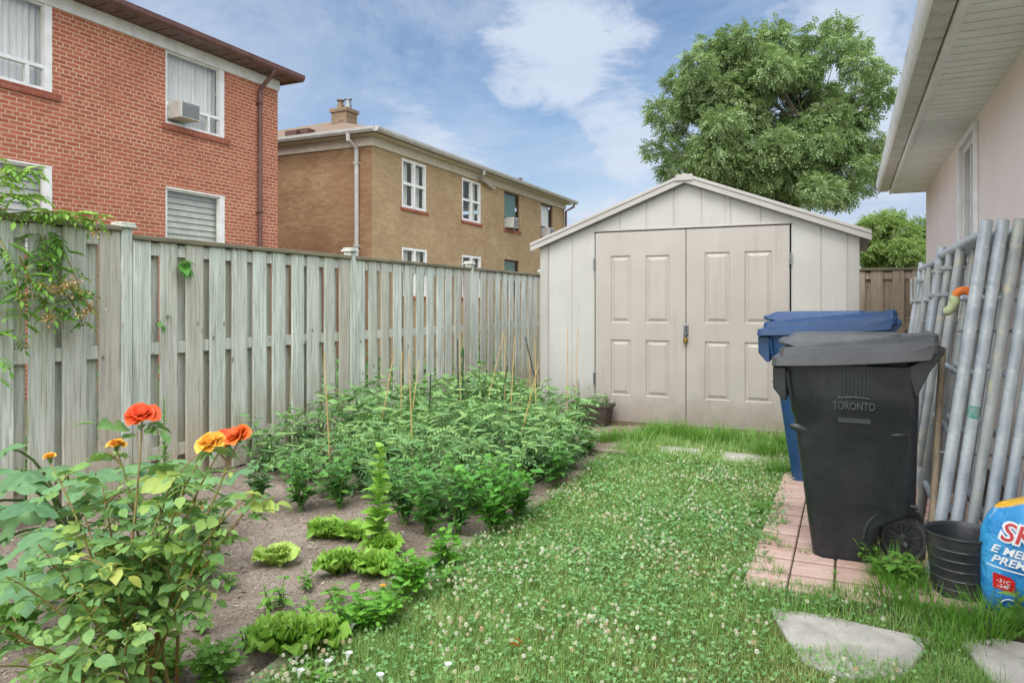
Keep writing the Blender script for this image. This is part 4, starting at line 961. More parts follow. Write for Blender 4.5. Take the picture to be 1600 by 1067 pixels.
# bag of ice melter
def bag():
    base = gp(1625, 985); bx_, by_ = base.x + .14, base.y + .16
    root = empty('bag', (bx_, by_, 0), 'plump blue plastic bag with red and white lettering beside the pail', 'bag', rz=R(8))
    w, d, h = .33, .13, .55
    m, nt, p, out = newmat('printed_bag'); v = objc(nt); s = nt.nodes.new('ShaderNodeSeparateXYZ'); nt.links.new(v, s.inputs[0])
    n = noise(nt, v, 5, 4, .5, None, 1.4); blue = mixc(nt, mapr(nt, n, .35, .65), srgb(24, 128, 206), srgb(70, 176, 232))
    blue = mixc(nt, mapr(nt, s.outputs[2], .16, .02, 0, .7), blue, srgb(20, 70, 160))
    n2 = noise(nt, v, 9, 5, .6, None, .8); blue = mixc(nt, mapr(nt, n2, .62, .7, 0, .6), blue, srgb(190, 226, 244))
    ad = nt.nodes.new('ShaderNodeMath'); ad.operation = 'MULTIPLY_ADD'; nt.links.new(s.outputs[0], ad.inputs[0]); ad.inputs[1].default_value = -.35; nt.links.new(s.outputs[2], ad.inputs[2])
    yel = mapr(nt, ad.outputs[0], .545, .55); col = mixc(nt, yel, blue, srgb(244, 190, 44))
    nt.links.new(col, p.inputs['Base Color']); p.inputs['Roughness'].default_value = .28; p.inputs['Specular IOR Level'].default_value = .6
    bump(nt, p, noise(nt, v, 7, 5, .65, None, 2.5), .9, .03)
    def wid(t): return w * (1 - abs(min(1, max(0, t)) * 1.0 - .42) ** 4.0 * 2.2)
    def front(x, z):
        t = max(0, min(1, z / h)); ww = wid(t); u = max(-.999, min(.999, x / ww))
        dd = d * (math.sin(math.pi * (.10 + .80 * t)) ** .5) * 1.0
        return -dd * (1 - abs(u) ** 3.2) ** .5 + .05 * t - .004
    q = MB(); rings = []; N = 48
    for k in range(25):
        t = k / 24; z = h * t; ww = wid(t); dd = d * (math.sin(math.pi * (.10 + .80 * t)) ** .5)
        if k == 0: dd *= .6
        if k == 24: dd *= .2
        ring = []
        for i in range(N):
            a = 2 * math.pi * i / N; c, s2 = math.cos(a), math.sin(a)
            x = ww * math.copysign(abs(c) ** .6, c); u = min(.999, abs(x / ww)); y = math.copysign(dd * (1 - u ** 3.2) ** .5, s2)
            wr = .005 * math.sin(z * 60 + x * 25) * math.sin(x * 31 + 2) + .006 * math.sin(x * 22 - z * 34) * (1 if s2 < 0 else 0)
            ring.append((x, y + .05 * t + wr * (1 if s2 > 0 else .3), z))
        rings.append(ring)
    rings = [[(x, y, z + x * .30 * (z / h) ** 2) for x, y, z in r_] for r_ in rings]
    q.loft(rings); bo = q.build('sack', m, root, local=True, smooth=True)
    def flat(name, pts2, mat, lift, par=root):
        q = MB(); n = len(pts2); q.poly([(x, front(x, z) - lift, z) for x, z in pts2]); return q.build(name, mat, par, local=True)
    red = surf('red_ink', srgb(206, 40, 40), srgb(190, 30, 34), 20, .35, bmp=0); wht = surf('white_ink', srgb(236, 240, 242), srgb(226, 230, 234), 20, .35, bmp=0)
    def band(name, x0, x1, za, zb, mat, lift, sl=0.0):
        q = MB(); n = 24
        for i in range(n):
            a = x0 + (x1 - x0) * i / n; b = x0 + (x1 - x0) * (i + 1) / n
            for j in range(4):
                f = lambda x, jj: (x, front(x, za(x) + (zb(x) - za(x)) * jj / 4) - lift, za(x) + (zb(x) - za(x)) * jj / 4)
                q.poly([f(a, j), f(b, j), f(b, j + 1), f(a, j + 1)])
        return q.build(name, mat, bo, local=True)
    band('white_band', -.32, .3, lambda x: .226 - .12 * (x + .32) - .003, lambda x: .226 - .12 * (x + .32) + .003, wht, .004)
    def lettering(txt, size, x, z, rot, mat, lift, sh=0, off=0, xs=1):
        t = text_mesh(txt, size, mat, .0006, 'LEFT', sh, off); t.parent = bo
        ca, sa = math.cos(R(rot)), math.sin(R(rot))
        import bmesh as bmm
        bm = bmm.new(); bm.from_mesh(t.data); bmm.ops.triangulate(bm, faces=bm.faces)
        bmm.ops.subdivide_edges(bm, edges=[e_ for e_ in bm.edges if e_.calc_length() > .02], cuts=2)
        for v_ in bm.verts:
            X = v_.co.x * xs; Yv = v_.co.y; zl = v_.co.z
            xx = x + X * ca - Yv * sa; zv = z + X * sa + Yv * ca
            v_.co = (xx, front(xx, zv) - lift - zl, zv)
        bm.to_mesh(t.data); bm.free()
    lettering('SKAN', .11, -.285, .345, -9, wht, .007, .2, .009, .9)
    lettering('SKAN', .11, -.285, .345, -9, red, .010, .2, .001, .9)
    lettering('E MELTER', .046, -.312, .288, -7, wht, .007, .25, .001)
    lettering('PREMIUM', .046, -.312, .244, -7, wht, .007, .25, .001)
    q = MB()
    flat('badge', [(-.305, .135), (-.235, .120), (-.235, .175), (-.25, .19), (-.305, .198)], red, .006, bo)
    lettering('-31C', .022, -.296, .165, -8, wht, .009)
    lettering('-24F', .022, -.294, .143, -8, wht, .009)
    q = MB(); pts = []
    for k in range(15): a = math.pi * k / 14; pts.append((-.25 + .034 * math.cos(a), 0, .050 + .045 * math.sin(a)))
    q.tube([(x, front(x, z) - .004, z) for x, y, z in pts], .0025, 5); q.build('emblem', wht, bo, local=True)
bag()

# planter with herbs, in front of the shed's left corner
pc = gp(925, 664)
pt = empty('planter', (pc.x, pc.y - .02, 0), 'brown plastic planter of rosemary and thyme beside the shed door', 'planter')
q = MB(); q.loft([rrect(-.19, .19, -.09, .09, .0, .03), rrect(-.235, .235, -.115, .115, .215, .03), rrect(-.25, .25, -.125, .125, .217, .03), rrect(-.25, .25, -.125, .125, .245, .03), rrect(-.235, .235, -.11, .11, .245, .03), rrect(-.23, .23, -.105, .105, .20, .03)]); q.build('pot', M['pot'], pt, local=True, smooth=True)
fo = Fol(); need = leaf([.06, .10, .02], .05, .1)
for (x, n, h) in ((-.15, 8, .30), (.0, 12, .07), (.1, 16, .11), (.17, 22, .14)):
    for i in range(n):
        bx_, by_ = x + rng.normal() * .03, rng.normal() * .04; hh = h * rng.uniform(.7, 1.1); dx, dy = rng.normal(size=2) * .03
        k = int(hh / .006); t = rng.random(k); P_ = np.stack([bx_ + dx * t, by_ + dy * t, .205 + hh * t], -1)
        fo.inst(need, P_, rng.random(k) * 6.28, R(50) + 0 * t, 0, .022, rng.random(k) * .6 + (0.3 if x > 0 else 0))
fo.build('herbs', M['rosemary'], pt, local=True)

# ================================================================= paving, slabs, edging
r = random.Random(9)
q = MB()
def pave_ok(x, y):
    left = -.40 + .04 * noise1(y * .5, 1) + max(0, (y - 5.3)) * .05
    return True
y = 3.62; row = 0
while y < 6.6:
    x = -.46 + (row % 2) * .10 * 0
    while x < .62:
        if pave_ok(x + .06, y) and not (x > .13 and y < 3.70):
            dz = r.uniform(-.003, .003); g = r.uniform(.005, .009)
            q.box(x + .0035, x + .2 - .0035, y + g, y + .1 - g, -.03, .020 + dz, .005)
        x += .2 + (.003 if abs((x + .46) % .4 - .2) < .05 else 0)
    y += .1 + (.016 if row % 2 == 1 else 0); row += 1
o = q.build('brick_paving', M['paver'], origin=(0, 4.5, 0)); tag(o, kind='structure')
q = MB(); q.box(-.36, 1.04, 3.52, 7.7, -.03, .004); o = q.build('mulch_bed', M['joint'], origin=(.5, 5, 0)); tag(o, kind='structure')

def slab(pts, label, th=.045, name='paving_slab', seed=1, z=.006):
    rr = random.Random(seed); out = []
    n = len(pts)
    for i in range(n):
        a, b = Vector(pts[i]), Vector(pts[(i + 1) % n]); k = 7
        for j in range(k):
            p = a.lerp(b, j / k); out.append((p.x + rr.uniform(-.004, .004), p.y + rr.uniform(-.004, .004)))
    q = MB(); c = sum((Vector(p) for p in out), Vector((0, 0))) / len(out)
    ins = lambda t: [(c.x + (x - c.x) * t, c.y + (y - c.y) * t) for x, y in out]
    q.loft([[(x, y, z - th) for x, y in out], [(x, y, z - .006) for x, y in out], [(x, y, z) for x, y in ins(.98)]])
    o = q.build(name, M['concrete'], origin=(c.x, c.y, 0)); tag(o, label, 'paving slab'); return o
g2 = lambda x, y: tuple(gp(x, y).xy)
slab([g2(1200, 950), g2(1290, 962), g2(1455, 1000), g2(1420, 1050), g2(1330, 1062), g2(1255, 1035)], 'grey concrete slab in the lawn in front of the black bin', seed=2)
slab([g2(1500, 1003), g2(1560, 998), g2(1760, 1040), g2(1900, 1150), g2(1560, 1075)], 'pale concrete slab at the bottom right corner below the blue bag', seed=3)
slab([(-1.02, 6.45), (-.60, 6.45), (-.60, 6.82), (-1.02, 6.82)], 'grey slab half sunk in the grass near the shed, beside the blue bin', seed=4)
slab([(-1.62, 6.55), (-1.18, 6.55), (-1.18, 6.88), (-1.62, 6.88)], 'grey slab half hidden in grass, in front of the left shed door', seed=5)

q = MB(); rr = random.Random(4)
def edge_x(y): return -1.93 + .035 * math.sin(y * 1.7) + .02 * math.sin(y * 4.1)
y = 1.0; k = 0
while y < 6.1:
    L_ = rr.uniform(.28, .42); x0, x1_ = edge_x(y), edge_x(y + L_)
    q.loft([[(xx - .028, yy + s_, -.03), (xx + .028, yy + s_, -.03), (xx + .03, yy + s_, .018), (xx + .018, yy + s_, .030), (xx - .02, yy + s_, .028), (xx - .03, yy + s_, .016)] for xx, yy, s_ in ((x0, y, .006), ((x0 + x1_) / 2, y + L_ / 2, 0), (x1_, y + L_, -.006))])
    y += L_
q.box(-2.25, -1.78, 6.22, 6.30, -.03, .05, .01)
q.v = [(x, y, z - .014 if y < 6.2 else z) for x, y, z in q.v]
o = q.build('bed_edging', M['edging'], origin=(-1.9, 3.5, 0)); tag(o, 'low pale stone edging between the soil bed and the lawn', 'edging')

# ================================================================= grass, clover
blade = T_([(-.5, 0, 0), (.5, 0, 0), (-.38, .35, .02), (.38, .35, .02), (-.2, .72, -.05), (.2, .72, -.05), (0, 1, -.18)], [(0, 1, 3, 2), (2, 3, 5, 4), (4, 5, 6)])
def open_lawn(x, y):
    "where turf grows: right of the edging, not on pavers or slabs (ragged margins)"
    j = rng.normal(size=len(x)) * .035 + .025 * np.sin(x * 23) * np.sin(y * 17)
    ok = x > (-1.90 + .035 * np.sin(y * 1.7) + .02 * np.sin(y * 4.1)) - .035
    pl_ = -.40 + .03 * np.sin(y * 3.1) + np.maximum(0, y - 5.3) * .05
    ok &= ~((x > pl_ + j) & (y > 3.66 + j + .03 * np.sin(x * 9)) & (x < .28) & (y < 6.5))
    ok &= ~((x > .22) & (y > 3.55 + j))
    for (cx_, cy2, a, b) in SLABS:
        ok &= ~((((x - cx_) / a) ** 4 + ((y - cy2) / b) ** 4) < 1 + j * 8)
    return ok & (y < 7.74)
s1 = gp(1325, 1000); s2 = gp(1690, 1060)
SLABS = [(s1.x, s1.y, .27, .165), (s2.x + .02, s2.y, .36, .30), (-.81, 6.63, .19, .14), (-1.4, 6.7, .18, .12)]
def scatter(n, x0, x1, y0, y1, fn=open_lawn):
    x = rng.uniform(x0, x1, n); y = rng.uniform(y0, y1, n); k = fn(x, y); return x[k], y[k]
def patch(x, y, f=1.0, s=0.0):
    return .5 + .25 * np.sin(x * 3.1 * f + s + 1.7 * np.sin(y * 2.3 * f + s)) + .25 * np.sin(y * 4.3 * f - s + 1.3 * np.sin(x * 5.1 * f))
fo = Fol()
for (ya, yb, dens, w) in ((1.2, 3.2, 14000, .0026), (3.2, 4.6, 9500, .0034), (4.6, 6.2, 6000, .0046), (6.2, 7.75, 5000, .0055)):
    n = int(dens * 3.1 * (yb - ya)); x, y = scatter(n, -1.98, 1.1, ya, yb); n = len(x)
    pa = patch(x, y); tall = (y > 6.15); L_ = rng.uniform(.028, .062, n) * (.6 + .75 * pa) * (1 + .6 * (patch(x, y, 3.7, 3) > .8)) * np.where(tall, rng.uniform(1.2, 2.3, n), 1)
    rn = np.clip(.15 + .35 * rng.random(n) + .25 * (1 - pa) + (rng.random(n) < .08) * .6 + .25 * (patch(x, y, 2.9, 8) > .82), 0, 1)
    fo.inst(blade, np.stack([x, y, 0 * x - .008], -1), rng.random(n) * 6.283, R(90) - np.abs(rng.normal(size=n)) * .55 - .1, rng.normal(size=n) * .3, np.stack([np.full(n, w), L_, L_], -1), rn)
x, y = scatter(3500, -1.3, 1.1, 7.74, 11.2, lambda x, y: (x > .15) | (y > 10.6)); n = len(x)
fo.inst(blade, np.stack([x, y, 0 * x], -1), rng.random(n) * 6.28, R(65), 0, np.stack([np.full(n, .008), np.full(n, .12), np.full(n, .12)], -1))
o = fo.build('grass', M['grass']); tag(o, 'short mixed lawn grass between the vegetable bed and the pavers', 'grass', kind='stuff')
# tufts of longer bright grass
fo = Fol()
def tuft(c, rad, n, L0, L1, w=.005, fo=fo, yaw=None):
    a = rng.random(n) * 6.283; rr_ = np.sqrt(rng.random(n)) * rad; x = c[0] + rr_ * np.cos(a); y = c[1] + rr_ * np.sin(a); L_ = rng.uniform(L0, L1, n)
    fo.inst(blade, np.stack([x, y, 0 * x], -1), a - 1.57 + rng.normal(size=n) * .5, R(80) - rng.random(n) * .75, rng.normal(size=n) * .3, np.stack([np.full(n, w), L_, L_], -1))
for (xx, yy, rd, n, a, b) in ((985, 690, .22, 420, .08, .20), (1040, 680, .25, 520, .09, .22), (1100, 690, .22, 520, .08, .22), (1160, 690, .2, 420, .06, .18), (1215, 712, .2, 420, .06, .2), (1235, 700, .12, 260, .1, .22), (945, 690, .15, 260, .08, .2),
                              (1390, 905, .10, 160, .05, .14), (1400, 950, .10, 130, .05, .12), (1330, 935, .09, 120, .04, .1), (1480, 985, .08, 110, .06, .14), (1560, 980, .12, 240, .07, .18), (1470, 1010, .09, 140, .05, .13), (1595, 985, .08, 120, .06, .18), (1215, 740, .08, 150, .06, .14), (1195, 800, .06, 90, .05, .1), (1225, 860, .03, 40, .03, .06), (1330, 862, .02, 30, .03, .06), (1500, 975, .05, 60, .06, .12), (1400, 900, .09, 170, .08, .20), (1415, 925, .10, 190, .08, .18), (1385, 930, .09, 150, .06, .16), (1440, 960, .10, 170, .08, .18), (1440, 905, .05, 60, .06, .14), (1530, 995, .10, 180, .08, .20), (1300, 945, .10, 110, .05, .10), (1250, 930, .08, 90, .04, .09), (1210, 900, .05, 60, .04, .09), (1200, 850, .05, 60, .04, .08), (1190, 880, .05, 60, .04, .08), (1215, 820, .05, 60, .04, .09), (1260, 868, .025, 30, .03, .06), (1300, 900, .02, 20, .02, .05)):
    tuft(gp(xx, yy), rd, n, a, b, .0045 if yy > 850 else .007)
for yy in np.arange(2.6, 7.0, .16): tuft((-1.87 + .035 * math.sin(yy * 1.7) + rng.normal() * .03, yy), .08, 60, .03, .08, .003)
o = fo.build('grass', M['grass_bright']); tag(o, 'longer bright green grass tufts by the shed, pavers and slabs', 'grass', kind='stuff')
# clover
lf = leaf([.10, .36, .50, .46, .30], .10, .05)
fo3 = Fol()
for k in range(3): fo3.inst(lf, [[0, 0, 0]], k * 2.094, R(8), 0, 1.0, .5)
V3, F3, C3 = fo3.tmpl(); CL = (V3, F3, C3)
fo = Fol()
for (ya, yb, dens, s_) in ((1.3, 3.0, 4200, .0072), (3.0, 4.6, 3600, .0080), (4.6, 6.3, 2300, .0098)):
    n = int(dens * 2.6 * (yb - ya)); x, y = scatter(n, -1.98, .4, ya, yb); pa = patch(x, y, 1.1, 2); cen = np.exp(-((x + 1.0) / .55) ** 2) * np.exp(-((y - 3.9) / 1.5) ** 2)
    k = rng.random(len(x)) < np.clip(.16 + .55 * pa ** 1.5 * (x < -.3) + .55 * cen, 0, 1); x, y = x[k], y[k]; n = len(x)
    fo.inst(CL, np.stack([x, y, rng.uniform(.010, .048, n)], -1), rng.random(n) * 6.28, rng.normal(size=n) * .45, rng.normal(size=n) * .3, s_ * rng.uniform(.75, 1.4, n))
o = fo.build('clover', M['clover']); tag(o, 'green clover leaves spread through the lawn', 'clover', kind='stuff')
# clover heads: little balls of florets
fl = Fol(); pet = leaf([.05, .16, .10], .25, .2)
nn = 34; i_ = np.arange(nn) + .5; ph = np.arccos(1 - 1.75 * i_ / nn); th = math.pi * (1 + 5 ** .5) * i_
d_ = np.stack([np.cos(th) * np.sin(ph), np.sin(th) * np.sin(ph), np.cos(ph)], -1)
fl.inst(pet, d_ * .25, np.arctan2(d_[:, 1], d_[:, 0]) - math.pi / 2, np.arcsin(d_[:, 2]), 0, .75, .5)
HEAD = fl.tmpl(); fo = Fol()
n = 4600; x, y = scatter(n, -1.9, .35, 1.7, 6.7); pa = patch(x, y, 1.6, 5)
band = np.exp(-((x + 1.35 - .25 * (y - 4)) / .55) ** 2) + .35
k = rng.random(len(x)) < np.clip((pa ** 2.6 + .5 * patch(x, y, 4.3, 1) ** 4) * band * 1.5, .012, 1); x, y = x[k], y[k]; n = len(x)
z = rng.uniform(.035, .075, n); rn = np.where(rng.random(n) < .3, rng.uniform(.7, 1, n), rng.uniform(0, .6, n))
fo.inst(HEAD, np.stack([x, y, z], -1), rng.random(n) * 6.28, rng.normal(size=n) * .25, 0, rng.uniform(.006, .0105, n), rn)
o = fo.build('clover_flowers', M['clover_fl']); tag(o, 'small white and pinkish clover flower heads dotted over the lawn', 'clover flowers', kind='stuff')
# mulch and soil crumbs
chip = T_([(-.5, -.2, 0), (.5, -.25, .05), (.45, .22, 0), (-.4, .25, .1), (0, 0, .28)], [(0, 1, 4), (1, 2, 4), (2, 3, 4), (3, 0, 4)])
fo = Fol(); n = 42000; x = rng.uniform(-4.5, -1.98, n); y = rng.uniform(1.5, 7.5, n); kk = rng.random(n) < np.clip(1.25 - (y - 1.5) / 5.5, .15, 1); x, y = x[kk], y[kk]; n = len(x)
z = .006 + hgt(x, y, 2.2) * .026; s_ = rng.uniform(.005, .016, n) * (1 + 1.4 * (rng.random(n) < .08))
fo.inst(chip, np.stack([x, y, z], -1), rng.random(n) * 6.28, rng.normal(size=n) * .3, rng.normal(size=n) * .3, np.stack([s_, s_ * rng.uniform(.3, 1, n), s_ * .6], -1))
n = 1200; x = rng.uniform(.2, 1.0, n); y = rng.uniform(3.55, 5.4, n); s_ = rng.uniform(.006, .03, n)
fo.inst(chip, np.stack([x, y, 0 * x + .008], -1), rng.random(n) * 6.28, rng.normal(size=n) * .3, 0, np.stack([s_, s_ * .5, s_ * .5], -1))
o = fo.build('soil_crumbs', M['mulch'], smooth=False); tag(o, 'brown wood crumbs and clods over the garden soil', 'mulch', kind='stuff')

# ================================================================= vegetable bed
def comp_leaf(n, lw, teeth, droop, fold=.2, start=.3, size=.36, term=1.15, spread=R(62), curl=.25):
    "pinnate leaf: stalk with n pairs of leaflets and an end leaflet, along +Y, unit length"
    lt = leaf(lw, fold, curl, 1.0, teeth); f = Fol()
    zf = lambda t: -droop * t * t
    for k in range(n):
        t = start + (1 - start) * (k / max(1, n)) * .92; s_ = size * (.75 + .5 * math.sin(math.pi * (k + 1) / (n + 1.0)))
        for sg in (-1, 1): f.inst(lt, [[0, t, zf(t)]], -sg * spread, -droop * t * .8 + .05, sg * .25, s_, .5)
    f.inst(lt, [[0, .97, zf(.97)]], 0, -droop * 1.3, 0, size * term, .5)
    q = MB(); w = .011
    for k in range(5):
        a, b = k / 5, (k + 1) / 5; q.poly([(-w, a, zf(a)), (w, a, zf(a)), (w * .8, b, zf(b)), (-w * .8, b, zf(b))])
    f.merge(q); return f.tmpl()
TOM = [comp_leaf(4, [.03, .17, .23, .17, .13, .02], .28, d, .22, .22, .27) for d in (.25, .5)]
ROSE = comp_leaf(2, [.04, .27, .36, .34, .22, .02], .05, .3, .26, .35, .42, 1.1, R(66), .3)
VINE = comp_leaf(3, [.02, .15, .20, .17, .09, .01], .08, .45, .2, .25, .40, 1.1, R(50), .3)
PEP = leaf([.02, .17, .23, .20, .11, .01], .18, .30)
BAS = leaf([.05, .28, .38, .34, .2, .02], .35, .30)
def bez(a, b, c, n=8): a, b, c = Vector(a), Vector(b), Vector(c); return [a.lerp(b, t).lerp(b.lerp(c, t), t) for t in [k / n for k in range(n + 1)]]
def along(fo, T, pts, t0, t1, n, size, out=0.0, pitch=(.0, .5), rnd=None, g=rng, alt=2.4):
    "leaves of template T spiralling up a stem"
    P_ = np.array([tuple(p) for p in pts]); m = len(P_) - 1
    t = np.linspace(t0, t1, n) + g.normal(size=n) * .02; t = np.clip(t, 0, 1) * m; i = np.minimum(t.astype(int), m - 1); f = (t - i)[:, None]
    p = P_[i] * (1 - f) + P_[i + 1] * f
    yaw = np.arange(n) * alt + g.random() * 6 + g.normal(size=n) * .4
    s_ = size * g.uniform(.7, 1.15, n) * (1 - .35 * np.linspace(0, 1, n))
    fo.inst(T, p, yaw, g.uniform(pitch[0], pitch[1], n), g.normal(size=n) * .25, s_, rnd if rnd is not None else g.random(n))
def tomato_mesh(seed, h, spread):
    g = np.random.default_rng(seed); fo = Fol(); q = MB(); stems = []
    for k in range(8):
        a = k * 2 * math.pi / 8 + g.normal() * .3; r_ = spread * g.uniform(.4, 1.05); hh = h * g.uniform(.7, 1.05) * (1 - .25 * r_ / spread)
        pts = bez((0, 0, 0), (r_ * .35 * math.cos(a), r_ * .35 * math.sin(a), hh * .65), (r_ * math.cos(a), r_ * math.sin(a), hh)); stems.append(pts)
        q.tube(pts, [.007 - .0005 * i for i in range(9)], 5)
        along(fo, TOM[k % 2], pts, .12, 1, 12, .22, pitch=(-.25, .55), g=g, rnd=np.clip(g.random(12) * .7 + np.linspace(0, .3, 12), 0, 1))
        along(fo, TOM[1], pts, .8, 1.0, 3, .12, pitch=(.3, 1.1), g=g, rnd=g.uniform(.6, 1, 3))
    return fo, q
def plant(name, loc, label, cat, group, fo, q, leafmat, rz=0, stemmat=None, lname='leaves'):
    root = empty(name, loc, label, cat, group, rz)
    if q.v: q.build('stem', stemmat or M['stem'], root, local=True, smooth=True)
    fo.build(lname, leafmat, root, local=True); return root
tp = []
spots = []
for (y_, xs_) in ((4.12, (-3.25, -2.85, -2.45)), (4.38, (-4.15, -3.72, -3.3, -2.75, -2.3)), (4.72, (-4.1, -3.60, -3.12, -2.6, -2.2)), (5.12, (-3.9, -3.4, -2.85, -2.32, -2.1)), (5.55, (-4.1, -3.55, -3.0, -2.52, -2.12)), (6.0, (-3.8, -3.3, -2.75, -2.32)), (6.45, (-4.1, -3.5, -3.0, -2.5)), (6.95, (-3.9, -3.4, -2.9, -2.62)), (7.35, (-3.6, -3.1))):
    for x_ in xs_: spots.append((x_ + random.uniform(-.08, .08), y_ + random.uniform(-.1, .1)))
ROWN = {4.12: 'short foremost', 4.38: 'low front', 4.72: 'second full', 5.12: 'third', 5.55: 'fourth', 6.0: 'fifth', 6.45: 'sixth', 6.95: 'seventh', 7.35: 'rearmost'}
TLS = ['bushy green tomato plant in the %s row of the bed, %s the fence' % (ROWN[y_], ('nearest', 'second from', 'third from', 'fourth from', 'fifth from')[k]) for (y_, n_) in ((4.12, 3), (4.38, 5), (4.72, 5), (5.12, 5), (5.55, 5), (6.0, 4), (6.45, 4), (6.95, 4), (7.35, 2)) for k in range(n_)]
TG = 'tomato plants grown close together in the bed'; TL = 'bushy green tomato plant grown among others in the bed beside the fence'
for i in range(5):
    fo, q = tomato_mesh(100 + i, (.66, .72, .62, .70, .58)[i], .34)
    tp.append(plant('tomato_plant', (0, 0, 0), TL, 'tomato plant', TG, fo, q, M['tomato']))
for i, (x_, y_) in enumerate(spots):
    o = tp[i] if i < 5 else copy_tree(tp[i % 5])
    o['label'] = TLS[i]; o.location = (x_, y_, 0); o.rotation_euler = (0, 0, random.uniform(0, 6.28)); k = random.uniform(.9, 1.1) * (.58 if y_ < 4.25 else .80 if y_ < 4.55 else .86 if y_ < 4.9 else .98 if y_ < 5.3 else 1.08) * (.88 if x_ > -2.55 else 1) * (.60 if (x_ > -3.0 and y_ > 6.3) else 1); o.scale = (k, k, k * random.uniform(.9, 1.1))

def small_plant(seed, h, n_st, T, size, spread, nl=9, pitch=(.1, .8)):
    g = np.random.default_rng(seed); fo = Fol(); q = MB()
    for k in range(n_st):
        a = k * 2 * math.pi / n_st + g.normal() * .4; r_ = spread * g.uniform(.3, 1); hh = h * g.uniform(.65, 1.05)
        pts = bez((g.normal() * .01, g.normal() * .01, 0), (r_ * .3 * math.cos(a), r_ * .3 * math.sin(a), hh * .6), (r_ * math.cos(a), r_ * math.sin(a), hh), 6)
        q.tube(pts, [.005 - .0005 * i for i in range(7)], 5); along(fo, T, pts, .2, 1, nl, size, pitch=pitch, g=g, alt=1.75)
    return fo, q
def put(name, pxy, label, cat, group, seed, h, n_st, T, size, spread, mat, nl=9, pitch=(.1, .8)):
    p = gp(*pxy); fo, q = small_plant(seed, h, n_st, T, size, spread, nl, pitch); return plant(name, (p.x, p.y, 0), label, cat, group, fo, q, mat)
PG = 'pepper plants in front of the tomato plants'
put('pepper_plant', (470, 800), 'low green pepper plant at the left end of the row, nearest the fence', 'pepper plant', PG, 1, .36, 10, PEP, .10, .22, M['pepper'], 12)
put('pepper_plant', (530, 796), 'green pepper plant just behind the long row of lettuce', 'pepper plant', PG, 2, .38, 10, PEP, .10, .20, M['pepper'], 12)
put('pepper_plant', (632, 822), 'leafy pepper plant right of the tall lettuce stalk', 'pepper plant', PG, 3, .42, 12, PEP, .10, .26, M['pepper'], 13)
put('pepper_plant', (668, 838), 'pointed-leaf pepper plant between the tall lettuce stalk and the basil', 'pepper plant', PG, 4, .40, 11, PEP, .10, .24, M['pepper'], 13)
put('pepper_plant', (715, 838), 'small pepper plant immediately left of the bright basil', 'pepper plant', PG, 5, .36, 9, PEP, .10, .18, M['pepper'], 11)
put('basil_plant', (772, 838), 'bright green broad-leaved basil at the edge of the lawn, in front of the tomatoes', 'basil', None, 6, .46, 15, BAS, .08, .30, M['basil'], 16)
put('basil_plant', (808, 812), 'green basil clump tucked behind the brighter one, touching the tomatoes and lawn', 'basil', None, 16, .36, 12, BAS, .075, .22, M['basil'], 13)
put('pepper_plant', (735, 806), 'pepper plant half inside the tomato mass, behind the basil', 'pepper plant', PG, 17, .40, 9, PEP, .10, .20, M['pepper'], 12)
put('pepper_plant', (870, 760), 'dark pepper plant between the tomato mass and the lawn edge', 'pepper plant', PG, 18, .34, 8, PEP, .11, .18, M['pepper'], 10)
put('pepper_plant', (915, 712), 'tall broad-leaved pepper plant at the far corner of the bed by the edging', 'pepper plant', PG, 8, .30, 5, PEP, .12, .12, M['pepper'], 8)

# stakes
stk = [('b', 514, 687, 507, 552, 5.3), ('b', 597, 645, 617, 543, 6.2), ('b', 626, 654, 628, 549, 6.3), ('b', 646, 757, 639, 552, 5.35), ('b', 649, 600, 655, 560, 6.4), ('b', 761, 621, 788, 518, 6.9), ('b', 789, 614, 788, 516, 7.3), ('b', 797, 654, 804, 527, 6.4),
       ('b', 838, 683, 836, 529, 6.3), ('b', 802, 726, 842, 567, 5.75), ('b', 829, 600, 826, 542, 7.1), ('b', 887, 650, 887, 509, 6.8), ('b', 899, 629, 903, 514, 7.2), ('b', 719, 589, 718, 520, 7.1),
       ('g', 722, 640, 724, 547, 6.4), ('g', 716, 600, 715, 531, 6.9), ('g', 784, 616, 793, 572, 7.1), ('g', 831, 563, 821, 527, 7.0), ('g', 672, 610, 673, 584, 6.6)]
ORD = ['leftmost', 'second', 'third', 'fourth', 'fifth', 'sixth', 'seventh', 'eighth', 'ninth', 'tenth', 'eleventh', 'twelfth', 'thirteenth', 'rightmost']
for kind in 'bg':
    L_ = sorted([s_ for s_ in stk if s_[0] == kind], key=lambda s_: s_[3])
    for i, (k, xb, yb, xt, yt, D) in enumerate(L_):
        yg = 475 + 1134 * EYE / D; xg = xb + (xb - xt) * (yg - yb) / (yb - yt) * .8
        a, b = px(xg, yg, D), px(xt, yt, D + .03)
        n = 9; q = MB(); q.tube([a.lerp(b, t / n) for t in range(n + 1)], [(.0052 if t % 3 == 1 else .0046) - .0001 * t for t in range(n + 1)] if k == 'b' else .0055, 6)
        tilt = 'upright' if abs(xt - xb) < 5 else ('leaning right' if xt > xb else 'leaning left')
        od = ORD[i] if i < len(L_) - 1 else 'rightmost'
        o = q.build('plant_stake', M['bamboo'] if k == 'b' else M['green_stake'], origin=a, smooth=True)
        tag(o, ('thin tan bamboo stake' if k == 'b' else 'dark green plastic stake') + ', %s, the %s of its colour%s' % (tilt, od, ' from the left' if od not in ('leftmost', 'rightmost') else ''), 'plant stake', 'stakes standing in the tomato bed')

